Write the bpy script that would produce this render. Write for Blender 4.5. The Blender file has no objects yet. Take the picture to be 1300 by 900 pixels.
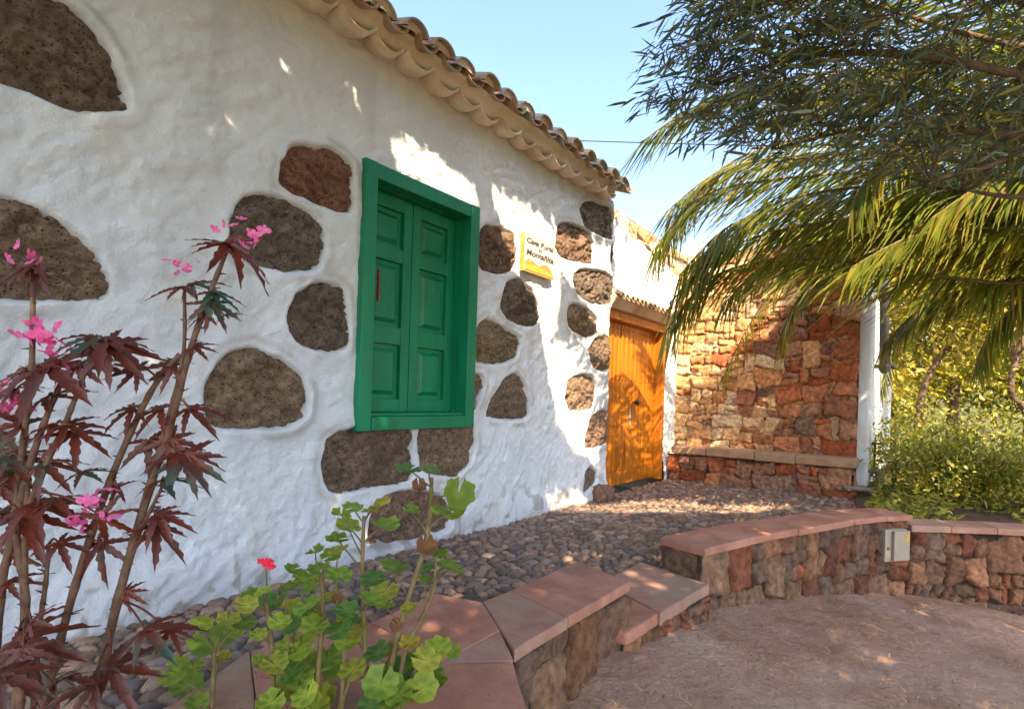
import bpy, bmesh, math, random
import numpy as np
from mathutils import Vector, Matrix

random.seed(7)
RNG = np.random.default_rng(7)
sc = bpy.context.scene
COL = sc.collection

# ------------------------------------------------------------------ camera
F = 720.0                                    # focal length in pixels of the 1300 px wide photograph
FWD = np.array([.8027, .5964, 0.]); RGT = np.array([.5964, -.8027, 0.]); UP = np.array([0., 0., 1.])
CAM = np.array([0., -2.78, 1.02]); ROLL = .03; HOR = 504.0
cr, sr = math.cos(ROLL), math.sin(ROLL)
cd = bpy.data.cameras.new('camera'); cam = bpy.data.objects.new('camera', cd); COL.objects.link(cam)
cx_, cy_ = RGT * cr + UP * sr, UP * cr - RGT * sr
m = Matrix.Identity(4)
for i in range(3):
    m[i][0], m[i][1], m[i][2], m[i][3] = cx_[i], cy_[i], -FWD[i], CAM[i]
cam.matrix_world = m
cd.sensor_width = 36; cd.lens = 36 * F / 1300; cd.shift_y = (HOR - 450) / 1300
cd.clip_start = .05; cd.clip_end = 2000
sc.camera = cam

# ------------------------------------------------------------------ sky, sun, exposure
SUN = np.array([-.8, -1.0, 1.4]); SUN = SUN / np.linalg.norm(SUN)      # towards the sun
w = bpy.data.worlds.new('World'); sc.world = w; w.use_nodes = True
nt = w.node_tree; nt.nodes.clear()
sky = nt.nodes.new('ShaderNodeTexSky'); sky.sky_type = 'NISHITA'; sky.sun_disc = False
sky.sun_elevation = math.asin(SUN[2]); sky.sun_rotation = math.atan2(SUN[0], SUN[1])
sky.dust_density = 2.6; sky.ozone_density = 2.4
bg = nt.nodes.new('ShaderNodeBackground'); bg.inputs[1].default_value = .15
wo = nt.nodes.new('ShaderNodeOutputWorld')
nt.links.new(sky.outputs[0], bg.inputs[0]); nt.links.new(bg.outputs[0], wo.inputs[0])
sl = bpy.data.lights.new('sun', 'SUN'); sl.energy = 5.0; sl.angle = math.radians(.5); sl.color = (1, .77, .50)
so = bpy.data.objects.new('sun', sl); COL.objects.link(so)
so.rotation_euler = Vector(SUN).to_track_quat('Z', 'Y').to_euler()
so.location = (-6, -8, 12)
sc.view_settings.view_transform = 'Standard'; sc.view_settings.look = 'None'
sc.view_settings.gamma = 1; sc.view_settings.use_curve_mapping = False
sc.view_settings.exposure = 1.92
sc.cycles.max_bounces = 8; sc.cycles.transparent_max_bounces = 4

# ------------------------------------------------------------------ projection helpers (measuring the photograph)
def ray(u, v):
    xc, yc = (u - 650) / F, (HOR - v) / F
    return FWD + RGT * (xc * cr - yc * sr) + UP * (xc * sr + yc * cr)
def on_y(u, v, y=0.): d = ray(u, v); return CAM + d * ((y - CAM[1]) / d[1])
def on_x(u, v, x): d = ray(u, v); return CAM + d * ((x - CAM[0]) / d[0])
def on_z(u, v, z): d = ray(u, v); return CAM + d * ((z - CAM[2]) / d[2])
def at(u, v, dist): return CAM + ray(u, v) * dist
def plan(X, Y): p = CAM + RGT * X + FWD * Y; return p[0], p[1]
def project(P):
    R = np.asarray(P) - CAM
    X, Y, Z = R @ RGT, R @ FWD, R @ UP
    Ys = np.where(np.abs(Y) < 1e-4, 1e-4, Y)
    return 650 + F * (X * cr + Z * sr) / Ys, HOR - F * (Z * cr - X * sr) / Ys, Y

# ------------------------------------------------------------------ noise
_lat = np.random.default_rng(3).random((16, 256, 256))
def vnoise(x, y, s=0):
    L = _lat[s % 16]; xi = np.floor(x).astype(int); yi = np.floor(y).astype(int)
    fx, fy = x - xi, y - yi; fx = fx * fx * (3 - 2 * fx); fy = fy * fy * (3 - 2 * fy)
    a, b = L[xi & 255, yi & 255], L[(xi + 1) & 255, yi & 255]
    c, d = L[xi & 255, (yi + 1) & 255], L[(xi + 1) & 255, (yi + 1) & 255]
    return (a * (1 - fx) + b * fx) * (1 - fy) + (c * (1 - fx) + d * fx) * fy
def fbm(x, y, o=4, s=0, g=.5):
    t = 0; a = 1.; n = 0
    for k in range(o):
        t = t + a * (vnoise(x * 2 ** k + 17 * k, y * 2 ** k + 5 * k, s + k) - .5); n += a; a *= g
    return t / n * 2
def sstep(a, b, x): t = np.clip((x - a) / (b - a), 0, 1); return t * t * (3 - 2 * t)
def inpoly(x, y, poly):
    x = np.asarray(x, float); y = np.asarray(y, float); r = np.zeros(x.shape, bool); n = len(poly)
    for i in range(n):
        x1, y1 = poly[i]; x2, y2 = poly[(i + 1) % n]
        c = ((y1 > y) != (y2 > y)) & (x < (x2 - x1) * (y - y1) / ((y2 - y1) or 1e-9) + x1)
        r ^= c
    return r
def sdf(x, y, poly):
    d = np.full(x.shape, 1e9); n = len(poly)
    for i in range(n):
        ax, ay = poly[i]; bx, by = poly[(i + 1) % n]
        ex, ey = bx - ax, by - ay; L = ex * ex + ey * ey or 1e-12
        t = np.clip(((x - ax) * ex + (y - ay) * ey) / L, 0, 1)
        d = np.minimum(d, np.hypot(x - ax - t * ex, y - ay - t * ey))
    return np.where(inpoly(x, y, poly), -d, d)
def smooth_closed(pts, n=6):
    pts = np.array(pts, float); out = []; N = len(pts)
    for i in range(N):
        p0, p1, p2, p3 = pts[i - 1], pts[i], pts[(i + 1) % N], pts[(i + 2) % N]
        for k in range(n):
            t = k / n
            out.append(.5 * (2 * p1 + (p2 - p0) * t + (2 * p0 - 5 * p1 + 4 * p2 - p3) * t * t + (3 * p1 - p0 - 3 * p2 + p3) * t ** 3))
    return np.array(out)
def smooth_open(pts, n=8):
    pts = np.array(pts, float); N = len(pts); out = []
    for i in range(N - 1):
        p0, p1, p2, p3 = pts[max(i - 1, 0)], pts[i], pts[i + 1], pts[min(i + 2, N - 1)]
        for k in range(n):
            t = k / n
            out.append(.5 * (2 * p1 + (p2 - p0) * t + (2 * p0 - 5 * p1 + 4 * p2 - p3) * t * t + (3 * p1 - p0 - 3 * p2 + p3) * t ** 3))
    out.append(pts[-1]); return np.array(out)

# ------------------------------------------------------------------ mesh helpers
def link(name, me, mat, parent=None):
    o = bpy.data.objects.new(name, me); COL.objects.link(o)
    for x in (mat if isinstance(mat, (list, tuple)) else [mat]): me.materials.append(x)
    if parent is not None:
        o.parent = parent
        me.transform(Matrix.Translation(-origin(parent)))
    return o
def origin(o):
    v = Vector((0, 0, 0))
    while o is not None: v += o.location; o = o.parent
    return v
def fast(name, V, Fc, mat, parent=None, col=None, smooth=True, mi=None):
    V = np.ascontiguousarray(V, dtype=np.float32); Fc = np.ascontiguousarray(Fc, dtype=np.int32)
    me = bpy.data.meshes.new(name); k = Fc.shape[1]; n = len(Fc)
    me.vertices.add(len(V)); me.vertices.foreach_set('co', V.ravel())
    me.loops.add(n * k); me.loops.foreach_set('vertex_index', Fc.ravel())
    me.polygons.add(n); me.polygons.foreach_set('loop_start', np.arange(n, dtype=np.int32) * k)
    me.update(calc_edges=True); me.validate()
    if smooth: me.polygons.foreach_set('use_smooth', np.ones(len(me.polygons), bool))
    if mi is not None: me.polygons.foreach_set('material_index', np.asarray(mi, np.int32))
    if col is not None:
        a = me.color_attributes.new('Col', 'FLOAT_COLOR', 'POINT')
        c = np.ones((len(V), 4), np.float32); c[:, :3] = col
        a.data.foreach_set('color', c.ravel())
    return link(name, me, mat, parent)
def grid_faces(nu, nv, keep=None):
    i = np.arange((nu - 1) * (nv - 1)); a = (i // (nv - 1)) * nv + i % (nv - 1)
    f = np.stack([a, a + nv, a + nv + 1, a + 1], 1)
    return f if keep is None else f[keep.ravel()]
class MB:
    "collects tubes, prisms and boxes into one mesh"
    def __init__(s): s.v = []; s.f = []; s.c = []; s.mi = []; s.cur = 0
    def add(s, V, Fs, col=None):
        n = len(s.v); s.v += [tuple(map(float, p)) for p in V]; s.f += [tuple(int(i) + n for i in f) for f in Fs]
        s.c += ([tuple(c) for c in col] if col is not None and np.ndim(col) == 2 else [tuple(col) if col is not None else (1, 1, 1)] * len(V)); s.mi += [s.cur] * len(Fs)
    def tube(s, pts, rad, n=7, col=None):
        pts = np.array(pts, float); N = len(pts); rad = np.broadcast_to(rad, (N,)); V = []; Fs = []
        T = np.gradient(pts, axis=0); ref = np.array([.31, .17, .93])
        for i in range(N):
            t = T[i] / (np.linalg.norm(T[i]) + 1e-9); a = np.cross(t, ref)
            if np.linalg.norm(a) < .2: a = np.cross(t, [1, 0, 0])
            a /= np.linalg.norm(a); b = np.cross(t, a)
            for k in range(n):
                q = 2 * math.pi * k / n; V.append(pts[i] + rad[i] * (a * math.cos(q) + b * math.sin(q)))
        for i in range(N - 1):
            for k in range(n):
                k2 = (k + 1) % n; Fs.append((i * n + k, i * n + k2, (i + 1) * n + k2, (i + 1) * n + k))
        Fs.append(tuple(range(n))[::-1]); Fs.append(tuple((N - 1) * n + k for k in range(n)))
        s.add(V, Fs, col)
    def box(s, lo, hi, col=None):
        (x0, y0, z0), (x1, y1, z1) = lo, hi
        s.add([(x0, y0, z0), (x1, y0, z0), (x1, y1, z0), (x0, y1, z0), (x0, y0, z1), (x1, y0, z1), (x1, y1, z1), (x0, y1, z1)],
              [(0, 3, 2, 1), (4, 5, 6, 7), (0, 1, 5, 4), (1, 2, 6, 5), (2, 3, 7, 6), (3, 0, 4, 7)], col)
    def build(s, name, mat, parent=None, bevel=0, smooth=False, seg=2, sub=0, jit=0):
        me = bpy.data.meshes.new(name); me.from_pydata(s.v, [], s.f)
        if bevel or sub:
            bm = bmesh.new(); bm.from_mesh(me)
            bmesh.ops.recalc_face_normals(bm, faces=bm.faces)
            if bevel: bmesh.ops.bevel(bm, geom=bm.edges[:], offset=bevel, segments=seg, affect='EDGES', profile=.6)
            if sub: bmesh.ops.subdivide_edges(bm, edges=bm.edges[:], cuts=sub, use_grid_fill=True)
            if jit:
                for v in bm.verts:
                    q = v.co; v.co = q + Vector([jit * float(fbm(np.array(q[(k + 1) % 3] * 9 + k * 7.3), np.array(q[(k + 2) % 3] * 9 + q[k] * 5), 2, k)) for k in range(3)])
            bm.to_mesh(me); bm.free(); a = me.color_attributes.new('Col', 'FLOAT_COLOR', 'POINT'); a.data.foreach_set('color', np.ones(len(me.vertices) * 4, np.float32))
        elif s.c:
            a = me.color_attributes.new('Col', 'FLOAT_COLOR', 'POINT')
            c = np.ones((len(s.v), 4), np.float32); c[:, :3] = s.c; a.data.foreach_set('color', c.ravel())
        if smooth:
            for p in me.polygons: p.use_smooth = True
        if any(s.mi): me.polygons.foreach_set('material_index', np.array(s.mi, np.int32))
        return link(name, me, mat, parent)
def prism(name, poly, z0, z1, mat, parent=None, bevel=.008, jit=.004):
    "a slab with a polygonal plan"
    b = MB(); n = len(poly)
    V = [(p[0], p[1], z0) for p in poly] + [(p[0], p[1], z1) for p in poly]
    a = sum(poly[i][0] * poly[(i + 1) % n][1] - poly[(i + 1) % n][0] * poly[i][1] for i in range(n))
    o = list(range(n)) if a > 0 else list(range(n))[::-1]
    Fs = [tuple(o[::-1]), tuple(i + n for i in o)] + [(o[i], o[(i + 1) % n], o[(i + 1) % n] + n, o[i] + n) for i in range(n)]
    b.add(V, Fs); ob = b.build(name, mat, parent, bevel=bevel, seg=2, sub=3 if bevel > .005 else 0, jit=.003 if bevel > .005 else 0)
    return ob
def empty(name, loc):
    o = bpy.data.objects.new(name, None); COL.objects.link(o); o.location = [float(x) for x in loc]; o.empty_display_size = .1; return o
def tag(o, label=None, cat=None, group=None, kind=None):
    if label: o['label'] = label
    if cat: o['category'] = cat
    if group: o['group'] = group
    if kind: o['kind'] = kind
    return o

# ------------------------------------------------------------------ materials
def mat(name, c1, c2, scale=6, rough=.85, bump=.3, bscale=60, attr=False, spec=.3, stretch=(1, 1, 1), bdist=.01,
        lo=.35, hi=.65, trans=0, speck=None, back=None, vary=None, coat=0):
    M = bpy.data.materials.new(name); M.use_nodes = True; N = M.node_tree.nodes; Lk = M.node_tree.links
    P = N['Principled BSDF']; P.inputs['Roughness'].default_value = rough; P.inputs['Specular IOR Level'].default_value = spec
    P.inputs['Coat Weight'].default_value = coat; P.inputs['Coat Roughness'].default_value = .25
    tc = N.new('ShaderNodeTexCoord'); mp = N.new('ShaderNodeMapping'); mp.inputs['Scale'].default_value = stretch
    Lk.new(tc.outputs['Object'], mp.inputs[0])
    n1 = N.new('ShaderNodeTexNoise'); n1.inputs['Scale'].default_value = scale; n1.inputs['Detail'].default_value = 9; n1.inputs['Roughness'].default_value = .62
    Lk.new(mp.outputs[0], n1.inputs['Vector'])
    mr = N.new('ShaderNodeMapRange'); mr.inputs[1].default_value = lo; mr.inputs[2].default_value = hi; Lk.new(n1.outputs[0], mr.inputs[0])
    def mix(a, b, fac, mode='MIX'):
        x = N.new('ShaderNodeMix'); x.data_type = 'RGBA'; x.blend_type = mode
        for s, k in ((fac, 0), (a, 6), (b, 7)):
            if hasattr(s, 'is_linked'): Lk.new(s, x.inputs[k])
            elif k == 0: x.inputs[0].default_value = s
            else: x.inputs[k].default_value = (*s, 1)
        return x.outputs[2]
    c = mix(c1, c2, mr.outputs[0])
    if attr:
        at_ = N.new('ShaderNodeAttribute'); at_.attribute_name = 'Col'
        c = mix(c, at_.outputs['Color'], 1.0, 'MULTIPLY')
    if vary:                                              # broad second colour (stains, moss, dust)
        n3 = N.new('ShaderNodeTexNoise'); n3.inputs['Scale'].default_value = vary[1]; n3.inputs['Detail'].default_value = 6
        Lk.new(tc.outputs['Object'], n3.inputs['Vector'])
        m3 = N.new('ShaderNodeMapRange'); m3.inputs[1].default_value = vary[2]; m3.inputs[2].default_value = vary[3]; Lk.new(n3.outputs[0], m3.inputs[0])
        c = mix(c, vary[0], m3.outputs[0])
    if speck:
        n4 = N.new('ShaderNodeTexNoise'); n4.inputs['Scale'].default_value = speck[1]; n4.inputs['Detail'].default_value = 3
        Lk.new(tc.outputs['Object'], n4.inputs['Vector'])
        m4 = N.new('ShaderNodeMapRange'); m4.inputs[1].default_value = speck[2]; m4.inputs[2].default_value = speck[2] + .06; Lk.new(n4.outputs[0], m4.inputs[0])
        c = mix(c, speck[0], m4.outputs[0])
    if back:
        g = N.new('ShaderNodeNewGeometry'); c = mix(c, back, g.outputs['Backfacing'])
    Lk.new(c, P.inputs['Base Color'])
    if bump:
        n2 = N.new('ShaderNodeTexNoise'); n2.inputs['Scale'].default_value = bscale; n2.inputs['Detail'].default_value = 7; n2.inputs['Roughness'].default_value = .65
        Lk.new(mp.outputs[0], n2.inputs['Vector'])
        b = N.new('ShaderNodeBump'); b.inputs['Strength'].default_value = bump; b.inputs['Distance'].default_value = bdist
        Lk.new(n2.outputs[0], b.inputs['Height']); Lk.new(b.outputs[0], P.inputs['Normal'])
    if trans:
        t = N.new('ShaderNodeBsdfTranslucent'); ms = N.new('ShaderNodeMixShader'); ms.inputs[0].default_value = trans
        br = N.new('ShaderNodeHueSaturation'); br.inputs['Value'].default_value = 1.6; br.inputs['Saturation'].default_value = 1.15
        Lk.new(c, br.inputs['Color']); Lk.new(br.outputs[0], t.inputs[0])
        Lk.new(P.outputs[0], ms.inputs[1]); Lk.new(t.outputs[0], ms.inputs[2]); Lk.new(ms.outputs[0], N['Material Output'].inputs[0])
    return M

W1 = (1, 1, 1)
m_plaster = mat('lime_plaster', (.715, .76, .815), (.63, .665, .71), 3, .9, .8, 70, attr=True, bdist=.011, vary=((.62, .58, .53), 2.2, .60, .85))
m_facing = mat('porous_lava_stone', (.68, .63, .58), (1.38, 1.31, 1.21), 24, .95, 1.0, 55, attr=True, bdist=.06, speck=((.035, .024, .018), 90, .60))
m_rubble = mat('rubble_stone', (.55, .53, .51), (1.35, 1.3, 1.25), 22, .95, .7, 45, attr=True, bdist=.02, speck=((.3, .24, .17), 55, .72))
m_slab = mat('red_sandstone_slab', (.34, .145, .095), (.52, .265, .185), 4, .85, .5, 70, bdist=.008, vary=((.26, .14, .10), 3.2, .54, .72), speck=((.12, .06, .045), 90, .66))
m_slab2 = mat('grey_red_slab', (.32, .165, .115), (.45, .28, .205), 5, .85, .5, 70, bdist=.008, vary=((.30, .22, .17), 3, .45, .7), speck=((.12, .07, .05), 80, .66))
m_bench = mat('ochre_bench_slab', (.30, .19, .11), (.42, .28, .17), 8, .9, .5, 60, bdist=.01, speck=((.16, .1, .06), 60, .66))
m_cobble = mat('cobblestone', (.95, .9, .87), (1.6, 1.5, 1.42), 25, .62, .35, 140, attr=True, bdist=.004, spec=.45)
m_ground = mat('dusty_ground', (.31, .175, .11), (.49, .31, .215), 2.0, .95, .9, 24, bdist=.03, vary=((.46, .32, .245), 1.0, .45, .70), speck=((.13, .08, .05), 60, .64), lo=.3, hi=.7)
m_grass = mat('dry_grass', (.05, .065, .022), (.12, .11, .04), 1.2, .95, .8, 12, bdist=.05)
m_soil = mat('garden_soil', (.07, .045, .03), (.13, .08, .05), 8, .95, .8, 40, bdist=.03)
m_green = mat('green_paint', (.0, .145, .065), (.0, .215, .098), 9, .46, .5, 60, spec=.45, stretch=(1, 1, .15), bdist=.006, vary=((.02, .20, .10), 5, .52, .8), speck=((.10, .20, .12), 38, .70))
m_door = mat('orange_varnished_wood', (.30, .075, .003), (.66, .225, .009), 6, .42, .25, 30, spec=.5, stretch=(3, 3, .25), bdist=.003, coat=.3)
m_door2 = mat('brown_frame_wood', (.36, .10, .006), (.58, .20, .012), 7, .42, .25, 30, spec=.45, stretch=(3, 3, .25), bdist=.003, coat=.2)
m_iron = mat('dark_iron', (.03, .025, .02), (.06, .045, .035), 30, .45, .2, 90)
m_steel = mat('worn_steel', (.45, .43, .40), (.3, .28, .25), 30, .35, .2, 90)
m_tile = mat('weathered_roof_tile', (.38, .25, .16), (.56, .42, .31), 9, .9, .6, 60, attr=True, bdist=.01, vary=((.36, .35, .32), 7, .46, .62))
m_eave = mat('ochre_plaster', (.62, .51, .38), (.72, .64, .53), 4, .92, .4, 70, bdist=.006, vary=((.45, .30, .16), 3, .5, .8))
m_eavet = mat('pale_eave_tile', (.62, .49, .37), (.74, .64, .53), 7, .88, .35, 70, bdist=.006, vary=((.5, .34, .22), 5, .5, .75))
m_grey = mat('cream_plastic', (.36, .32, .25), (.30, .27, .21), 8, .5, .1, 60, vary=((.36, .31, .25), 6, .55, .8))
m_pipe = mat('galvanised_pipe', (.13, .115, .095), (.20, .175, .14), 12, .5, .15, 60)
m_sign = mat('glazed_tile', (.66, .60, .52), (.60, .53, .44), 5, .25, .05, 30, spec=.5)
m_signy = mat('yellow_glaze', (.60, .38, .07), (.50, .26, .04), 40, .3, .05, 30, spec=.5)
m_signg = mat('green_brown_glaze', (.34, .30, .04), (.45, .24, .03), 30, .3, 0, 30)
m_signo = mat('ochre_glaze', (.42, .22, .06), (.34, .19, .05), 30, .3, 0, 30)
m_ink = mat('dark_lettering', (.05, .04, .035), (.09, .07, .06), 30, .5, 0)
m_red = mat('red_paint', (.30, .02, .01), (.22, .015, .01), 30, .5, 0)
m_cane = mat('begonia_cane', (.085, .042, .026), (.20, .115, .07), 30, .6, .3, 80, attr=True, bdist=.003)
m_begonia = mat('begonia_leaf', (.065, .018, .010), (.17, .030, .011), 9, .34, .4, 60, spec=.6, trans=.22, back=(.19, .028, .010), vary=((.03, .075, .045), 5, .58, .66))
m_pink = mat('pink_petal', (.80, .10, .32), (.85, .28, .50), 40, .5, 0, trans=.3)
m_redpetal = mat('red_petal', (.75, .02, .06), (.85, .06, .12), 40, .5, 0, trans=.3)
m_ger = mat('geranium_leaf', (.85, .9, .8), (1.15, 1.1, 1.1), 20, .55, .3, 90, attr=True, trans=.3, bdist=.004)
m_gstem = mat('geranium_stem', (.15, .12, .04), (.24, .17, .08), 25, .7, .4, 70, bdist=.003)
m_deadleaf = mat('dry_leaf', (.12, .055, .028), (.20, .095, .04), 25, .8, .3, 60, trans=.2)
m_palm = mat('palm_leaflet', (.8, .8, .8), (1.2, 1.2, 1.2), 3, .42, 0, attr=True, trans=.45, spec=.5)
m_rachis = mat('palm_rachis', (.10, .085, .03), (.17, .13, .05), 8, .6, .2, 60)
m_ptrunk = mat('palm_bark', (.12, .08, .05), (.25, .17, .11), 12, .95, .9, 25, bdist=.05)
m_leaf = mat('tree_leaf', (.85, .85, .85), (1.15, 1.15, 1.15), 5, .5, 0, attr=True, trans=.35, spec=.4)
m_leafd = mat('dark_tree_leaf', (.85, .85, .85), (1.15, 1.15, 1.15), 5, .5, 0, attr=True, trans=.12, spec=.4)
m_bark = mat('bark', (.09, .06, .04), (.18, .12, .08), 14, .95, .8, 40, bdist=.02)
m_core = mat('dark_mortar', (.06, .04, .03), (.10, .07, .05), 12, .95, .6, 40)
m_straw = mat('straw', (.48, .35, .18), (.60, .45, .26), 30, .8, 0)
m_cable = mat('black_cable', (.02, .02, .02), (.03, .03, .03), 10, .5, 0)

# ------------------------------------------------------------------ the ground (one sheet to the horizon)
def ground_z(x, y):
    X = (x - CAM[0]) * RGT[0] + (y - CAM[1]) * RGT[1]
    Y = (x - CAM[0]) * FWD[0] + (y - CAM[1]) * FWD[1]
    z = -.10 - .13 * np.clip(X - .55, 0, 3.6)
    r = np.hypot(x, y)
    return z + sstep(16, 60, r) * 9 * sstep(-.25, .35, np.arctan2(X, np.maximum(Y, .01)) - .55) * (Y > 0)
def axis(a, b, fine, lo, hi, grow):
    mid = list(np.arange(a, b, fine)); s = fine; x = b; R = []
    while x < hi: R.append(x); s *= grow; x += s
    s = fine; x = a; Lf = []
    while x > lo: s *= grow; x -= s; Lf.append(x)
    return np.array(Lf[::-1] + mid + R + [hi])
gx, gy = axis(1.2, 6.8, .02, -400, 400, 1.25), axis(-4.6, -1.4, .02, -400, 400, 1.25)
GX, GY = np.meshgrid(gx, gy, indexing='ij')
near = (GX > 0) & (GX < 9) & (GY > -6) & (GY < -1)
GZ = ground_z(GX, GY) + near * (.02 * fbm(GX * 1.6, GY * 1.6, 4, 2) + .008 * fbm(GX * 14, GY * 14, 3, 5))
gc = np.hypot(GX - 3.5, (GY + 3) * 1.25)[:-1, :-1].ravel() + 1.2 * fbm(GX * .5, GY * .5, 3, 7)[:-1, :-1].ravel()
g = fast('ground', np.stack([GX, GY, GZ], -1).reshape(-1, 3), grid_faces(len(gx), len(gy)), [m_ground, m_grass], mi=(gc > 4.6).astype(int)); tag(g, kind='structure')

# ------------------------------------------------------------------ cobbled terrace
def cobbles(x0, x1, y0, y1, res, cell, edge_fn):
    xs = np.arange(x0, x1, res); ys = np.arange(y0, y1, res); X, Y = np.meshgrid(xs, ys, indexing='ij')
    rg = np.random.default_rng(11); wx = X + .025 * fbm(X * 3, Y * 3, 2, 1); wy = Y + .025 * fbm(X * 3, Y * 3, 2, 4)
    cw, ch = cell * 1.18, cell * .86
    ci = np.floor((wx - x0) / cw).astype(int); cj = np.floor((wy - y0) / ch).astype(int)
    ni, nj = int((x1 - x0) / cw) + 8, int((y1 - y0) / ch) + 8
    jx = rg.uniform(.12, .88, (ni, nj)); jy = rg.uniform(.12, .88, (ni, nj)); sz = rg.uniform(-.012, .014, (ni, nj))
    F1 = np.full(X.shape, 9.); F2 = np.full(X.shape, 9.); ID = np.zeros(X.shape, int)
    for di in (-2, -1, 0, 1, 2):
        for dj in (-2, -1, 0, 1, 2):
            i = np.clip(ci + di + 3, 0, ni - 1); j = np.clip(cj + dj + 3, 0, nj - 1)
            px = x0 + (ci + di + jx[i, j] + .35 * (cj + dj & 1)) * cw; py = y0 + (cj + dj + jy[i, j]) * ch
            d = np.hypot((wx - px) / 1.2, wy - py) - sz[i, j]
            b = d < F1; F2 = np.where(b, F1, np.minimum(F2, d)); ID = np.where(b, i * nj + j, ID); F1 = np.where(b, d, F1)
    e = F2 - F1
    pal = np.array([(.15, .118, .098), (.105, .10, .10), (.165, .125, .10), (.09, .085, .085), (.14, .125, .115), (.19, .155, .13), (.115, .095, .08)])
    n = ni * nj; cc = pal[rg.integers(0, len(pal), n)] * rg.uniform(.65, 1.45, (n, 1)) * np.array([1.14, 1.0, .89]); off = rg.uniform(-.005, .007, n)
    tx, ty = rg.uniform(-.12, .12, n), rg.uniform(-.12, .12, n)
    dome = 1 - np.exp(-np.clip(e - .006, 0, 1) / .016)
    H = .021 * dome + off[ID] * dome - .014 + .004 * fbm(X * 30, Y * 30, 3, 8) + dome * .006 * fbm(X * 2, Y * 2, 2, 9)
    C = cc[ID]; k = (e < .009)[..., None]; C = np.where(k, np.array([.055, .04, .03]), C)
    keep = edge_fn(X[:-1, :-1], Y[:-1, :-1])
    V = np.stack([X, Y, H], -1).reshape(-1, 3)
    return V, grid_faces(len(xs), len(ys), keep), C.reshape(-1, 3)
EX = np.array([-9, 3.28, 3.30, 4.70, 5.33, 5.75, 6.0, 9]); EY = np.array([-1.40, -1.40, -1.58, -2.12, -2.50, -2.6, -2.6, -2.6])
V, Fc, C = cobbles(-.5, 7.7, -2.6, .02,   .0085, .077, lambda x, y: (y > np.interp(x, EX, EY)) & ((x < 5.75) | (y > -2.35)))
tag(fast('cobbled_path', V, Fc, m_cobble, col=C), kind='structure')

# ------------------------------------------------------------------ the white house
HX0, HX1, HZ = -1.0, 5.50, 3.13
house = tag(empty('house', (2.8, 0, 0)), 'whitewashed house with brown stones set in its wall, green shutters and tiled eave', 'house')
STN = [
 [(0,-12),(65,-2),(105,28),(135,68),(154,113),(155,135),(120,138),(80,130),(35,112),(0,98),(-60,78),(-120,40),(-120,-30),(-50,-30)],
 [(0,253),(45,268),(90,295),(120,325),(133,355),(132,372),(100,377),(40,378),(0,376),(-60,370),(-70,300),(-50,255)],
 [(362,208),(373,190),(390,187),(420,193),(443,210),(446,228),(443,267),(410,258),(375,243),(358,230)],
 [(315,252),(340,250),(385,270),(407,290),(410,315),(400,340),(365,343),(322,332),(298,315),(296,287),(305,262)],
 [(367,402),(375,378),(400,362),(425,363),(438,375),(441,400),(440,438),(410,442),(385,435),(368,418)],
 [(265,490),(278,462),(300,448),(325,446),(360,460),(382,480),(388,500),(385,525),(365,539),(290,541),(268,535),(264,515)],
 [(413,600),(412,580),(420,560),(440,548),(470,540),(518,540),(521,590),(519,605),(480,615),(440,622),(420,620)],
 [(535,538),(560,537),(598,537),(601,565),(595,585),(580,602),(560,602),(536,592)],
 [(470,670),(480,640),(500,628),(530,625),(560,632),(572,645),(568,665),(560,672),(520,685),(480,692),(467,690)],
 [(610,300),(620,288),(650,298),(656,315),(652,340),(640,346),(615,340),(609,325)],
 [(637,375),(645,360),(660,356),(675,370),(684,390),(682,410),(665,412),(645,402),(636,390)],
 [(604,430),(607,415),(620,407),(640,417),(659,430),(655,450),(640,460),(606,458)],
 [(620,526),(630,500),(645,480),(656,476),(667,490),(670,525),(660,530),(635,530)],
 [(598,480),(609,478),(611,490),(604,515),(598,517)],
 [(708,295),(712,285),(725,285),(745,295),(752,310),(752,333),(740,332),(715,325),(707,312)],
 [(740,262),(750,257),(773,265),(777,280),(776,303),(760,297),(741,285)],
 [(728,355),(735,345),(760,345),(776,355),(778,370),(774,385),(750,383),(732,370)],
 [(721,395),(727,387),(745,393),(757,408),(756,422),(745,426),(727,418),(722,408)],
 [(748,445),(755,432),(772,428),(775,440),(774,465),(765,470),(752,465)],
 [(718,500),(722,485),(735,477),(750,478),(756,490),(754,512),(745,518),(725,519)],
 [(743,555),(748,535),(762,523),(772,524),(774,545),(770,560),(758,567),(745,568)],
 [(739,615),(742,600),(748,592),(756,600),(754,612),(740,625)],
 [(773,320),(776,313),(779,322),(778,343),(775,340)],
 [(0,550),(20,560),(32,590),(30,620),(0,630),(-60,625),(-60,560)],
]
def stone_outline(px):
    p = np.array([on_y(u, v)[[0, 2]] for u, v in px]); c = smooth_closed(p); n = len(p)
    l = np.array([p[i] + (p[(i + 1) % n] - p[i]) * k / 6 for i in range(n) for k in range(6)]); return .55 * c + .45 * l
STN = [stone_outline(s) for s in STN]
WL, WR = on_y(456, 300)[0], on_y(603, 300)[0]; WB, WT = on_y(452, 547)[2], on_y(606, 266)[2]
print('window', WL, WR, WB, WT)
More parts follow.
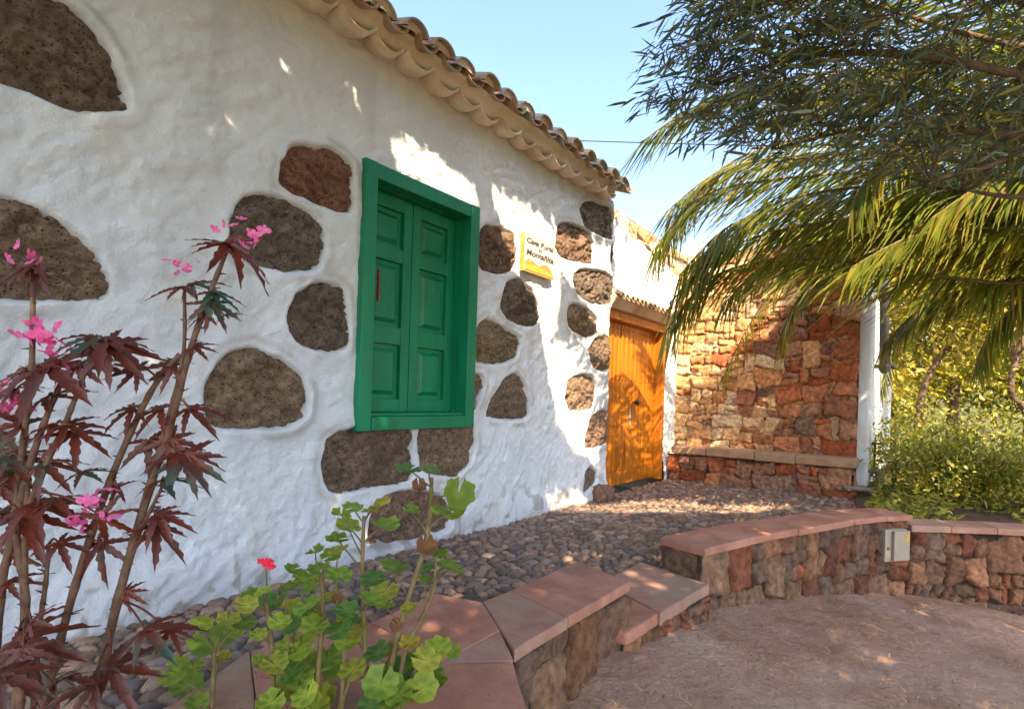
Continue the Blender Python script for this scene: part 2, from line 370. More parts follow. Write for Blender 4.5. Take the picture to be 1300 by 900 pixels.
def plaster_relief(X, Z, seed):
    h = .020 * fbm(X * 1.1, Z * 1.1, 3, seed) + .012 * fbm(X * 3.4 + Z * 1.5, Z * 4.2, 3, seed + 2)
    q = X * .80 + Z * .60 + .25 * fbm(X * 1.3, Z * 1.3, 2, seed + 8); p = X * .60 - Z * .80 + .25 * fbm(X * 1.3, Z * 1.3, 2, seed + 9)   # trowel sweeps
    h += .013 * fbm(q * 4.5, p * 15, 4, seed + 4, .62) + .010 * np.abs(fbm(q * 3 + 9, p * 9, 3, seed + 5)) + .009 * fbm(X * 26, Z * 26, 3, seed + 6)
    return h
def stained(X, Z, seed, base=0.):
    c = np.ones(X.shape + (3,)) * (1 + .05 * fbm(X * 2, Z * 2, 4, seed))[..., None]
    k = sstep(.22, .0, Z - base + .10 * fbm(X * 4, Z * 4, 3, seed + 1)) * .45        # splash dirt along the foot
    c = c * (1 - k[..., None]) + k[..., None] * np.array([.62, .56, .50])
    st_ = sstep(.56, .74, vnoise(X * 9, Z * .7, seed + 2)) * sstep(.35, .7, vnoise(X * 1.7, Z * 1.2, seed + 3)) * .28      # rain streaks
    ch = sstep(.69, .73, vnoise(X * 16 + 4 * vnoise(X * 5, Z * 5, 2), Z * 18, seed + 4)) * sstep(.5, .02, Z - base) * .75   # flaked limewash near the ground
    c = c * (1 - st_[..., None]) + st_[..., None] * np.array([.62, .60, .57])
    return c * (1 - ch[..., None]) + ch[..., None] * np.array([.50, .42, .35])
res = .0105
xs = np.arange(HX0, HX1, res); zs = np.arange(-.08, HZ, res); X, Z = np.meshgrid(xs, zs, indexing='ij')
D = np.full(X.shape, 9.); 
for pl in STN:
    lo, hi = pl.min(0) - .25, pl.max(0) + .25
    i0, i1 = np.searchsorted(xs, [lo[0], hi[0]]); j0, j1 = np.searchsorted(zs, [lo[1], hi[1]])
    if i1 > i0 and j1 > j0:
        D[i0:i1, j0:j1] = np.minimum(D[i0:i1, j0:j1], sdf(X[i0:i1, j0:j1], Z[i0:i1, j0:j1], pl))
rag = .012 * fbm(X * 14, Z * 14, 3, 9)
DD = D + rag
wh = plaster_relief(X, Z, 1)
lip = .018 * sstep(.25, .75, vnoise(X * 4.5, Z * 4.5, 6)) * np.exp(-(np.maximum(DD - .024, 0) / (.03 + .05 * vnoise(X * 3, Z * 3, 12))) ** 2)
wh = wh * sstep(.0, .25, D) + wh * .5 * (1 - sstep(.0, .25, D)) + lip + .014 * fbm(X * 9, Z * 9, 2, 3) * np.exp(-(np.maximum(D, 0) / .09) ** 2)
wh = np.where(DD < .03, -.055 + (wh + .055) * sstep(-.012, .03, DD), wh)
foot = .05 * sstep(.30, .0, Z) * (.6 + .5 * fbm(X * 2.2, Z * 3, 2, 11))
wh += foot
wc = stained(X, Z, 5)
ring = np.exp(-((DD - .06) / .022) ** 2) * sstep(.45, .62, vnoise(X * 6, Z * 6, 7)) * .55
wc = wc * (1 - ring[..., None]) + ring[..., None] * np.array([.60, .53, .46])
och = sstep(2.84, 3.08, Z + .08 * fbm(X * 1.5, Z * 2, 3, 2)) * .45                    # ochre tint, stronger towards the eave
wc = wc * (1 - och[..., None]) + och[..., None] * np.array([.78, .60, .42])
Xc, Zc = X[:-1, :-1] + res / 2, Z[:-1, :-1] + res / 2
hole = (Xc > WL + .05) & (Xc < WR - .05) & (Zc > WB + .05) & (Zc < WT - .05)
V = np.stack([X, -wh, Z], -1)
cs = sstep(HX1 - .07, HX1, X); V[..., 1] += .05 * cs ** 2                             # rounded corner
fast('wall', V.reshape(-1, 3), grid_faces(len(xs), len(zs), ~hole), m_plaster, house, wc.reshape(-1, 3))
b = MB(); b.box((HX1 - .03, .045, -.1), (HX1 - .015, 4.2, 3.2)); b.box((HX0, 4.2, -.1), (HX1 - .02, 4.4, 3.2)); b.box((HX0 - .2, .0, -.1), (HX0, 4.2, 3.2))
b.build('rear_wall', m_plaster, house)
spal = np.array([(.26, .20, .152), (.32, .235, .172), (.29, .20, .152), (.24, .205, .17), (.22, .182, .152), (.34, .26, .18)])
for k, pl in enumerate(STN):
    lo, hi = pl.min(0) - .03, pl.max(0) + .03; r = .011
    xs2 = np.arange(max(lo[0], HX0), min(hi[0], HX1 - .012), r); zs2 = np.arange(lo[1], hi[1], r)
    if len(xs2) < 3 or len(zs2) < 3: continue
    A, B = np.meshgrid(xs2, zs2, indexing='ij'); d = sdf(A, B, pl)
    h = -.012 + .020 * (1 - np.exp(np.minimum(d, 0) / .05)) + .024 * np.abs(fbm(A * 4 + k, B * 7 - A * 2, 3, k + 5)) + .034 * fbm(A * 6 + k, B * 12 - A * 3, 5, k, .66) - .014 * sstep(.58, .75, vnoise(A * 34, B * 38, k)) - .022 * sstep(.10, .0, np.abs(fbm(A * 4 + 3 * k, B * 11 + A * 2, 3, k + 2))) - .02 * sstep(0, .03, d)
    keep = (d < .028)[:-1, :-1]
    if keep.sum() < 4: continue
    cl = spal[k % 6] * (1 + .35 * fbm(A * 6, B * 9, 4, k + 3, .65))[..., None]
    if k in (2, 9): cl = cl * np.array([1.08, .86, .80])
    fast('facing_stone', np.stack([A, -h, B], -1).reshape(-1, 3), grid_faces(len(xs2), len(zs2), keep), m_facing, house, cl.reshape(-1, 3))

# window: frame with sill and two panelled leaves
fw = .095; yo = -.045
fr = MB()
fr.box((WL, yo, WB), (WL + fw, .06, WT)); fr.box((WR - fw, yo, WB), (WR, .06, WT))
fr.box((WL + fw + .001, yo + .003, WT - fw), (WR - fw - .001, .06, WT - .002))
window = fr.build('window', m_green, house, bevel=.005)
sb = MB(); sb.box((WL + fw + .001, yo - .012, WB + .002), (WR - fw - .001, .06, WB + fw * .9)); sb.box((WL + fw + .002, yo + .02, WB + fw * .9 + .001), (WR - fw - .002, .10, WB + fw * .9 + .022))
sb.build('sill', m_green, window, bevel=.006)
rv = MB(); rv.box((WL + fw - .02, .061, WB + .02), (WL + fw + .004, .20, WT - .02)); rv.box((WR - fw - .004, .061, WB + .02), (WR - fw + .02, .20, WT - .02)); rv.box((WL + fw, .061, WT - fw - .004), (WR - fw, .20, WT - fw + .02)); rv.box((WL, .2, WB), (WR, .22, WT))
rv.build('reveal', m_green, window)
il, ir, ib, it = WL + fw + .006, WR - fw - .006, WB + fw * .9 + .024, WT - fw - .006
mid = (il + ir) / 2
def leaf_door(x0, x1):
    b = MB(); y0, y1 = .105, .145; st = .075; H = it - ib
    b.box((x0, y0, ib), (x0 + st, y1, it)); b.box((x1 - st, y0, ib), (x1, y1, it))
    cuts = [ib, ib + .085, ib + H * .315, ib + H * .395, ib + H * .70, ib + H * .765, it - .085, it]
    for a, c in ((0, 1), (2, 3), (4, 5), (6, 7)):
        b.box((x0 + st + .001, y0 + .002, cuts[a]), (x1 - st - .001, y1 - .001, cuts[c]))
    lf = b.build('shutter_leaf', m_green, window, bevel=.004)
    p = MB()
    for a, c in ((1, 2), (3, 4), (5, 6)):
        X0, X1, Z0, Z1 = x0 + st + .002, x1 - st - .002, cuts[a] + .001, cuts[c] - .001; i = .028; k = .055
        V = []
        for (q, yy) in ((0, y0 + .030), (i, y0 + .030), (k, y0 + .008)):
            V += [(X0 + q, yy, Z0 + q), (X1 - q, yy, Z0 + q), (X1 - q, yy, Z1 - q), (X0 + q, yy, Z1 - q)]
        Fs = [(8, 9, 10, 11)]
        for s in (0, 4): Fs += [(s + j, s + (j + 1) % 4, s + 4 + (j + 1) % 4, s + 4 + j) for j in range(4)]
        p.add(V, Fs)
    p.build('shutter_panel', m_green, window)
    return lf
leaf_door(il, mid - .003); leaf_door(mid + .003, ir)
rp = MB(); q = on_y(481, 360, .1); rp.box((q[0] - .007, .098, q[2] - .11), (q[0] + .007, .106, q[2] + .09)); rp.build('red_latch', m_red, window, bevel=.002)

# eave: lower tile course, ochre band, roof tiles
EZ = lambda x: 3.035 + .02 * math.sin(x * 1.3) - .0 * x
b = MB(); x = HX0
while x < HX1 - .42:
    R = .125 + random.uniform(-.006, .006); z0 = EZ(x) + random.uniform(-.008, .008); pr = .145 + random.uniform(-.016, .016); V = []; Fs = []; n = 10; yaw = random.uniform(-.03, .03)
    for j, yy in enumerate((-pr, -pr * .5, .03)):
        for rr in (R, R - .016):
            for k in range(n + 1):
                a = math.pi * (.10 + .80 * k / n)
                V.append((x + .12 - rr * math.cos(a) + yaw * yy, yy, z0 + .105 - rr * math.sin(a) * (.80 if j == 0 else .84) + .10 * (j == 2) * .3))
    s = n + 1
    for j in (0, 1):
        for k in range(n):
            o = j * 2 * s; Fs.append((o + k, o + k + 1, o + 2 * s + k + 1, o + 2 * s + k))
            o += s; Fs.append((o + k + 1, o + k, o + 2 * s + k, o + 2 * s + k + 1))
    for k in range(n): Fs.append((k + 1, k, s + k, s + k + 1))
    b.add(V, Fs); x += .24
b.build('lower_tile_course', m_eavet, house, smooth=True)
xs = np.arange(HX0, HX1 - .22, .03); prof = [(.02, 3.10), (-.05, 3.11), (-.095, 3.12), (-.112, 3.135), (-.105, 3.155), (-.12, 3.175), (-.15, 3.19), (-.17, 3.205), (.1, 3.30)]
V = np.array([[(x, y - .012 * float(fbm(np.array(x * 4), np.array(z * 9), 3, 3)), z + .012 * float(fbm(np.array(x * 5), np.array(y * 5), 2, 6)) + EZ(x) - 3.035) for y, z in prof] for x in xs])
fast('eave_band', V.reshape(-1, 3), grid_faces(len(xs), len(prof)), m_eave, house)
b = MB(); x = HX0; slope = .36
def barrel(b, x, y0, z0, L, R, up, col, tip=1.0):
    n = 9; V = []; Fs = []; s = n + 1
    for j, t in enumerate((0, .5, 1)):
        yy = y0 + L * t; zz = z0 + slope * L * t; rr0 = R * (1 - .13 * t)
        for rr in (rr0, rr0 - .016):
            for k in range(s):
                a = math.pi * k / n; V.append((x - rr * math.cos(a), yy, zz + (rr if up else -rr) * math.sin(a) * .85))
    for j in (0, 1):
        for k in range(n):
            o = j * 2 * s; f1 = (o + k, o + k + 1, o + 2 * s + k + 1, o + 2 * s + k); f2 = (o + s + k + 1, o + s + k, o + 3 * s + k, o + 3 * s + k + 1)
            Fs += [f1, f2]
    for k in range(n): Fs.append((k + 1, k, s + k, s + k + 1))
    b.add(V, Fs, col)
xi = 0
while x < HX1 - .18:
    zr = 3.200 + .012 * math.sin(x * 2.1); sx = random.uniform(-.01, .01)
    for r in range(7):
        c = np.array([1, 1, 1]) * random.uniform(.8, 1.15)
        barrel(b, x + sx, -.235 + r * .36 + random.uniform(-.02, .02), zr + r * .36 * slope, .45, .098 + random.uniform(-.005, .005), True, c)
        barrel(b, x + .12, -.205 + r * .36 + random.uniform(-.015, .015), zr + .03 + r * .36 * slope, .45, .088, False, np.array([1, .85, .75]) * random.uniform(.8, 1.05))
    x += .24; xi += 1
b.build('roof_tiles', m_tile, house, smooth=True)
b = MB(); x = HX0
while x < HX1 - .18:                                              # white mortar packed under each cover tile
    zr = 3.200 + .012 * math.sin(x * 2.1); V = []; n = 8
    for yy in (-.205, -.05):
        V.append((x, yy, zr + .01 + (yy + .235) * slope)); V += [(x - .085 * math.cos(math.pi * k / n), yy + .01 * random.random(), zr + (yy + .235) * slope + .082 * .8 * math.sin(math.pi * k / n)) for k in range(n + 1)]
    b.add(V, [tuple(range(n + 2))] + [(k + 1, k + 2, n + 4 + k, n + 3 + k) for k in range(n)]); x += .24
b.build('tile_mortar', m_eave, house)
b = MB(); b.add([(HX0, .1, 3.25), (HX1, .1, 3.25), (HX1, 2.4, 4.07), (HX0, 2.4, 4.07), (HX1, 4.6, 3.3), (HX0, 4.6, 3.3)], [(0, 1, 2, 3), (3, 2, 4, 5), (1, 4, 2)]); b.build('roof', m_tile, house)

# house name plaque
pq = [on_y(u, v, -.03) for u, v in ((665, 297), (702, 311), (701, 353), (662, 345))]
px0, px1 = (pq[0][0] + pq[3][0]) / 2, (pq[1][0] + pq[2][0]) / 2; pz0, pz1 = (pq[2][2] + pq[3][2]) / 2, (pq[0][2] + pq[1][2]) / 2
pw, ph = px1 - px0, pz1 - pz0; print('plaque', pw, ph)
sign = tag(empty('name_plaque', (px0, -.045, pz0)), 'glazed house name plaque with a yellow landscape, fixed to the white wall', 'sign')
b = MB(); b.box((px0, -.047, pz0), (px1, -.015, pz1)); b.build('tile', m_sign, sign, bevel=.004)
b = MB(); f = .007
for lo, hi in (((px0 - f, -.049, pz0 - f), (px0, -.012, pz1 + f)), ((px1, -.049, pz0 - f), (px1 + f * .6, -.012, pz1 + f)), ((px0, -.0485, pz0 - f), (px1, -.012, pz0)), ((px0, -.0485, pz1), (px1, -.012, pz1 + f * .6))): b.box(lo, hi)
b.build('border', m_signy, sign, bevel=.002)
def strip(name, pts, m, y):
    P = [(px0 + pw * a, y, pz0 + ph * c) for a, c in pts]; n = len(P)
    b = MB(); b.add(P + [(p[0], p[1] + .002, p[2]) for p in P], [tuple(range(n)), tuple(range(n, 2 * n))[::-1]] + [((i + 1) % n, i, i + n, (i + 1) % n + n) for i in range(n)]); return b.build(name, m, sign)
strip('painted_hills', [(.03, .03), (.97, .03), (.95, .10), (.88, .24), (.76, .33), (.6, .31), (.5, .22), (.36, .27), (.26, .31), (.15, .25), (.03, .26)], m_signo, -.0495)
strip('painted_field', [(.03, .03), (.97, .03), (.94, .10), (.7, .17), (.45, .20), (.2, .22), (.03, .20)], m_signy, -.0515)
strip('painted_bush', [(.04, .20), (.2, .21), (.18, .30), (.13, .36), (.08, .31)], m_signg, -.053)
def text(name, body, cxr, czr, size, m, parent, y, sx=1.0):
    cu = bpy.data.curves.new(name, 'FONT'); cu.body = body; cu.size = size; cu.align_x = 'CENTER'; cu.align_y = 'CENTER'; cu.extrude = .0008; cu.shear = .15; cu.offset = .0022
    t = bpy.data.objects.new('tmp', cu); COL.objects.link(t)
    me = bpy.data.meshes.new_from_object(t); bpy.data.objects.remove(t)
    me.transform(Matrix.Translation((px0 + pw * cxr, y, pz0 + ph * czr)) @ Matrix.Rotation(math.pi / 2, 4, 'X') @ Matrix.Diagonal((sx, 1, 1, 1)))
    me.materials.clear()
    return link(name, me, m, parent)
text('lettering', 'Casa Rural', .50, .83, ph * .20, m_ink, sign, -.0485, pw / ph * 1.02)
text('lettering', 'La', .52, .68, ph * .13, m_ink, sign, -.0485, pw / ph)
text('lettering', 'Montañita', .51, .51, ph * .22, m_ink, sign, -.0485, pw / ph * 1.02)

# rock at the house corner
def rock(name, c, r, sc_, m, parent=None, seed=0, col=(.2, .12, .09)):
    bm = bmesh.new(); bmesh.ops.create_icosphere(bm, subdivisions=4, radius=1)
    V = np.array([v.co for v in bm.verts]); Fs = np.array([[v.index for v in f.verts] for f in bm.faces]); bm.free()
    n = fbm(V[:, 0] * 1.3 + seed, V[:, 1] * 1.3 + V[:, 2], 3, seed) * .35 + fbm(V[:, 2] * 3 + seed, V[:, 0] * 3 - V[:, 1], 3, seed + 1) * .15
    V = V * (1 + n)[:, None] * np.array(sc_) * r; V = np.sign(V) * np.abs(V) ** .92 * (r ** .08)
    return fast(name, V + np.array(c), Fs, m, parent, np.ones((len(V), 3)) * np.array(col))
p = on_z(768, 630, .03)
tag(rock('rock', (p[0], p[1] + .03, .05), .15, (1.15, .7, .62), m_rubble, seed=4, col=(.22, .13, .09)), 'reddish brown rock lying at the foot of the white house corner', 'rock')

# ------------------------------------------------------------------ entrance wall with orange door
EY0 = .09
DL, DR = HX1 + .02, on_y(845, 420, EY0)[0]; DT = on_y(785, 396, EY0)[2]; DT2 = on_y(840, 411, EY0)[2]; DT = (DT + DT2) / 2
print('door', DL, DR, DT)
SX = 7.67
ent = tag(empty('entrance_wall', (6.6, EY0, 0)), 'white plastered wall with a sloping top holding the orange door', 'wall')
r = .013; xs = np.arange(HX1 - .03, SX + .05, r); ts = np.linspace(0, 1, 240)
zt = np.interp(xs, [HX1, SX], [on_y(782, 279, EY0)[2], on_y(852, 346, EY0)[2]])
X, T = np.meshgrid(xs, ts, indexing='ij'); Z = -.05 + T * (zt[:, None] + .05 + .02 * np.sin(X * 9))
h = plaster_relief(X, Z, 5) + .05 * sstep(.35, 0, Z)
hole = ((X > DL) & (X < DR) & (Z < DT))[:-1, :-1]
V = np.stack([X, EY0 - h, Z], -1).reshape(-1, 3)
fast('wall', V, grid_faces(len(xs), len(ts), ~hole), m_plaster, ent, stained(X, Z, 2).reshape(-1, 3))
n = len(xs); top = np.stack([xs, np.full(n, EY0 - .0), zt], -1); bk = top + np.array([0, .38, -.05])
V = np.stack([V.reshape(len(xs), len(ts), 3)[:, -1], V.reshape(len(xs), len(ts), 3)[:, -1] + np.array([0, .12, .04]), bk, bk * np.array([1, 1, 0])], 1)
fast('coping', V.reshape(-1, 3), grid_faces(n, 4), m_plaster, ent, np.ones((n * 4, 3)))
b = MB(); fj = .075
b.box((DL, EY0 - .01, 0), (DL + fj, EY0 + .20, DT - .001)); b.box((DR - fj, EY0 - .01, 0), (DR, EY0 + .20, DT - .001)); b.box((DL + fj + .001, EY0 - .008, DT - .10), (DR - fj - .001, EY0 + .20, DT - .002))
dfr = b.build('door_frame', m_door2, ent, bevel=.006)
dy = EY0 + .10
b = MB(); x0, x1 = DL + fj + .003, DR - fj - .003; npl = 9; wpl = (x1 - x0) / npl
for k in range(npl):
    b.box((x0 + k * wpl + .005, dy + random.uniform(-.005, .005), .06), (x0 + (k + 1) * wpl - .005, dy + .04, DT - .104))
door = b.build('door', m_door, ent, bevel=.004)
tag(door, 'orange varnished plank door')
b = MB(); b.box((x0, dy + .03, .04), (x1, dy + .07, DT - .102)); b.box((x0, dy - .022, .03), (x1, dy - .004, .17)); b.build('bottom_rail', m_door2, door, bevel=.003)
b = MB()
for zz in (.19, .72, 1.26, DT - .17):
    for k in range(npl):
        for q in (.28, .72):
            c = np.array([x0 + (k + q) * wpl, dy - .004, zz]); V = [c + np.array([.009 * math.cos(a), 0, .009 * math.sin(a)]) for a in np.arange(6) * math.pi / 3] + [c + np.array([0, -.008, 0])]
            b.add(V, [(i, (i + 1) % 6, 6) for i in range(6)])
b.build('nail_rows', m_iron, door)
b = MB(); kx = x0 + 5.1 * wpl; b.tube([(kx, dy + .01, 1.0), (kx, dy - .045, 1.0)], [.012, .012], 10); b.tube([(kx, dy - .045, 1.0), (kx, dy - .052, 1.0), (kx, dy - .07, 1.0), (kx, dy - .086, 1.0), (kx, dy - .092, 1.0)], [.014, .030, .036, .028, .010], 14); b.build('knob', m_iron, door, smooth=True)
b = MB(); b.box((kx - .10, dy - .012, .80), (kx - .055, dy - .003, .92)); b.box((kx - .085, dy - .02, .72), (kx - .065, dy - .003, .78)); b.build('keyhole_plate', m_steel, door, bevel=.002)
# small tiled hood over the door
b = MB(); slope = .55; x = DL + .06
z0 = DT + .115
while x < DR + .03:
    barrel(b, x, EY0 - .17 + random.uniform(-.01, .01), z0, .2, .052, True, np.array([1.1, 1, .85]) * random.uniform(.85, 1.1)); barrel(b, x + .062, EY0 - .155, z0 + .012, .19, .05, False, (1, .85, .7)); x += .124
b.build('hood_tiles', m_tile, ent, smooth=True)
b = MB(); b.add([(DL - .01, EY0, DT + .004), (DR + .06, EY0, DT + .004), (DL - .01, EY0 - .06, DT + .004), (DR + .06, EY0 - .06, DT + .004), (DL - .01, EY0 - .135, DT + .10), (DR + .06, EY0 - .135, DT + .10), (DL - .01, EY0, DT + .26), (DR + .06, EY0, DT + .26)], [(0, 1, 3, 2), (2, 3, 5, 4), (4, 5, 7, 6), (0, 2, 4, 6), (1, 7, 5, 3)]); b.build('lintel', m_eave, ent, bevel=.01)

# ------------------------------------------------------------------ rubble masonry
RED = np.array([(.36, .12, .05), (.40, .17, .08), (.30, .13, .075), (.26, .13, .09), (.42, .23, .12), (.22, .14, .10), (.34, .10, .04), (.38, .20, .12)])
DRK = np.array([(.22, .085, .05), (.18, .095, .06), (.24, .125, .07), (.15, .10, .075), (.20, .125, .08), (.20, .08, .05), (.17, .105, .07), (.19, .12, .075)])
def rubble(W, H, res, rmin, rmax, seed, pal, asp=(1.0, 1.6), gap=.005, relief=.032, power=1.6, quoin=None, lighter=None, mortar=(.07, .045, .03)):
    rg = np.random.default_rng(seed); nu, nv = int(W / res) + 1, int(H / res) + 1
    us, vs = np.linspace(0, W, nu), np.linspace(0, H, nv); U, Vv = np.meshgrid(us, vs, indexing='ij')
    am = (asp[0] + asp[1]) / 2; rects = []
    def split(x0, x1, y0, y1):
        w_, h_ = x1 - x0, y1 - y0; t = 2 * (rmin + (rmax - rmin) * rg.random() ** power); a_ = rg.uniform(*asp)
        if h_ <= t * 1.15 and w_ <= t * a_ * 1.25: rects.append((x0, x1, y0, y1)); return
        if w_ / a_ > h_: c = x0 + w_ * rg.uniform(.32, .68); split(x0, c, y0, y1); split(c, x1, y0, y1)
        else: c = y0 + h_ * rg.uniform(.32, .68); split(x0, x1, y0, c); split(x0, x1, c, y1)
    if quoin:                                             # big squared stones stacked at the end of the wall
        y = 0; k = 0
        while y < H:
            hh_ = rg.uniform(.17, .27); ww_ = (.36, .24)[k % 2] + rg.uniform(-.05, .05); rects.append((W - ww_, W, y, min(H, y + hh_))); split(0, W - ww_, y, min(H, y + hh_)) if False else None
            y += hh_; k += 1
        W0 = W - .29; split(0, W0, 0, H)
    else: split(0, W, 0, H)
    seeds = [((r[0] + r[1]) / 2, (r[2] + r[3]) / 2, (r[3] - r[2]) / 2, (r[1] - r[0]) / max(r[3] - r[2], 1e-4)) for r in rects]
    E = np.full(U.shape, -9.); ID = np.zeros(U.shape, int); e2 = E.copy()
    wU = U + .055 * fbm(U * 3.2, Vv * 3.2, 2, seed) + .022 * fbm(U * 11, Vv * 11, 3, seed + 1); wV = Vv + .055 * fbm(U * 3.2 + 40, Vv * 3.2, 2, seed + 3) + .022 * fbm(U * 11 + 40, Vv * 11, 3, seed + 4)
    wU += .008 * fbm(U * 30, Vv * 30, 2, seed + 6); wV += .008 * fbm(U * 30, Vv * 30 + 30, 2, seed + 7)
    for k, (x0, x1, y0, y1) in enumerate(rects):
        cx, cy, hw, hh_ = (x0 + x1) / 2, (y0 + y1) / 2, (x1 - x0) / 2, (y1 - y0) / 2; Rr = max(hw, hh_) * 1.3 + .1
        i0, i1 = np.searchsorted(us, [cx - Rr, cx + Rr]); j0, j1 = np.searchsorted(vs, [cy - Rr, cy + Rr])
        if i1 <= i0 or j1 <= j0: continue
        sl_ = (slice(i0, i1), slice(j0, j1)); x, y = wU[sl_] - cx, wV[sl_] - cy; th = rg.normal(0, .10)
        x, y = x * math.cos(th) + y * math.sin(th), -x * math.sin(th) + y * math.cos(th)
        x = x * (1 + rg.normal(0, .16) * y / hh_ * .6); y = y * (1 + rg.normal(0, .14) * x / hw * .6)
        rr = min(hw, hh_) * rg.uniform(.08, .34); qx, qy = np.abs(x) - hw + rr, np.abs(y) - hh_ + rr
        d = rr - np.hypot(np.maximum(qx, 0), np.maximum(qy, 0)) - np.minimum(np.maximum(qx, qy), 0)
        o = E[sl_]; bt = d > o; e2[sl_] = np.where(bt, o, np.maximum(e2[sl_], d)); E[sl_] = np.where(bt, d, o); ID[sl_] = np.where(bt, k, ID[sl_])
    e = np.minimum(E, np.maximum(E - e2, 0) * 1.2) + .004
    n = len(seeds); cc = pal[rg.integers(0, len(pal), n)] * rg.uniform(.75, 1.25, (n, 1)); off = rg.uniform(-.010, .016, n)
    S = np.array(seeds); tx, ty = rg.uniform(-.22, .22, n), rg.uniform(-.22, .22, n)
    face = 1 - np.exp(-np.clip(e - gap, 0, 1) / .0065)
    h = face * (relief + off[ID] + tx[ID] * (U - S[ID, 0]) + ty[ID] * (Vv - S[ID, 1])) - .012
    h += face * (.013 * fbm(U * 6 + ID * 3.1, Vv * 6, 2, seed + 1) - .012 * np.abs(fbm(U * 10 + ID * 1.7, Vv * 12, 4, seed + 8, .6)) + .008 * fbm(U * 28, Vv * 28, 3, seed + 9)) + .005 * fbm(U * 40, Vv * 40, 2, seed + 2)
    if lighter is not None:                               # paler ochre stones towards one end, the sunlit glow put into their colour
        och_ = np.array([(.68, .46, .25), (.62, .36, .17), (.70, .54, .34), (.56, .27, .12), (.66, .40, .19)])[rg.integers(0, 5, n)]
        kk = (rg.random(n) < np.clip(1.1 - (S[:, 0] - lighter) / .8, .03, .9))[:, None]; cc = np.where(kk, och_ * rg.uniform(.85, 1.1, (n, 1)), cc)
    C = cc[ID] * (1 + .18 * fbm(U * 12, Vv * 12, 3, seed + 5))[..., None]
    k = sstep(gap + .006, gap - .004, e)[..., None]
    C = C * (1 - k) + k * np.array(mortar)
    return U, Vv, h, C
def masonry(name, path, H, parent, seed, pal, base=None, res=.013, z0=0., **kw):
    "a stone face along a plan polyline; the outside lies to the right of its direction"
    P = np.array(path, float); L = np.r_[0, np.cumsum(np.hypot(*np.diff(P, axis=0).T))]; W = L[-1]
    U, Vv, h, C = rubble(W, H, res, seed=seed, pal=pal, **kw)
    px, py = np.interp(U, L, P[:, 0]), np.interp(U, L, P[:, 1])
    us = U[:, 0]; qx, qy = np.interp(us, L, P[:, 0]), np.interp(us, L, P[:, 1])
    k = max(1, int(.10 / res)); pad = lambda a: np.convolve(np.pad(a, k, mode='edge'), np.ones(2 * k + 1) / (2 * k + 1), 'valid')
    tx, ty = np.gradient(qx), np.gradient(qy); tx, ty = pad(tx), pad(ty); l = np.hypot(tx, ty); nx, ny = (ty / l)[:, None], (-tx / l)[:, None]
    Z = z0 + Vv if base is None else base(Vv, U)
    V = np.stack([px + nx * h, py + ny * h, Z], -1)
    return fast(name, V.reshape(-1, 3), grid_faces(*U.shape), m_rubble, parent, C.reshape(-1, 3))

# tall red stone wall beyond the door
sw = tag(empty('stone_wall', (SX, -1, 0)), 'tall rubble wall of reddish stones, sunlit beside the orange door', 'wall')
SY0, SY1 = on_x(1088, 560, SX)[1], 1.6
print('stone wall y', SY0)
Hs = 3.1
yq = SY1 - SY0
quo = [(yq - .13 + random.uniform(-.03, .03), .12 + k * .235, .115, random.choice([1.2, 1.6, 1.45])) for k in range(14)]
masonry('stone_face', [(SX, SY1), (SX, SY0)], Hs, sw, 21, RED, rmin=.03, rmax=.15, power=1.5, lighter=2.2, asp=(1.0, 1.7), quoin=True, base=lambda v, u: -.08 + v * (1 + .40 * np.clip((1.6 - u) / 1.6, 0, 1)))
b = MB(); yz = [(SY0 + .02, -.3), (SY1, -.3), (SY1, Hs * 1.40 - .09), (0, Hs - .09), (SY0 + .02, Hs - .09)]
b.add([(SX + .01, y, z) for y, z in yz] + [(SX + .6, y, z) for y, z in yz], [(0, 1, 2, 3, 4), (9, 8, 7, 6, 5)] + [(i, i + 5, (i + 1) % 5 + 5, (i + 1) % 5) for i in range(5)]); b.build('wall_core', m_bench, sw)
# bench of the same stone at its foot
bench = tag(empty('stone_bench', (7.3, -1.0, 0)), 'low stone bench with a pale slab seat built along the red wall', 'bench')
bx = 7.30; bt = .445; b0, b1 = on_x(1084, 600, bx)[1], .04
masonry('stone_face', [(bx + .02, b1), (bx + .02, b0 + .02)], bt - .10 + .05, bench, 5, RED, z0=-.06, rmin=.05, rmax=.16, asp=(1.1, 1.9), relief=.03)
masonry('stone_end', [(bx + .02, b0 + .02), (SX, b0 + .02)], bt - .10 + .05, bench, 6, RED, z0=-.06, rmin=.05, rmax=.14, relief=.03)
cuts = [b1, b1 - .30, b1 - .95, b1 - 1.45, b0 - .02]
cuts = [on_x(u, 570, bx)[1] for u in (853, 897, 958, 1010)] + [b0 - .02]
for k in range(4):
    prism('bench_slab', [(bx - .03 + random.uniform(-.01, .01), cuts[k] - .003), (bx - .03 + random.uniform(-.01, .01), cuts[k + 1] + .003), (SX - .002, cuts[k + 1] + .003), (SX - .002, cuts[k] - .003)], bt - .10 + random.uniform(-.01, .005), bt + random.uniform(-.008, .008), m_bench, bench, bevel=.014)
# stepped rubble gable seen over the entrance wall is the far end of this wall (raised above)

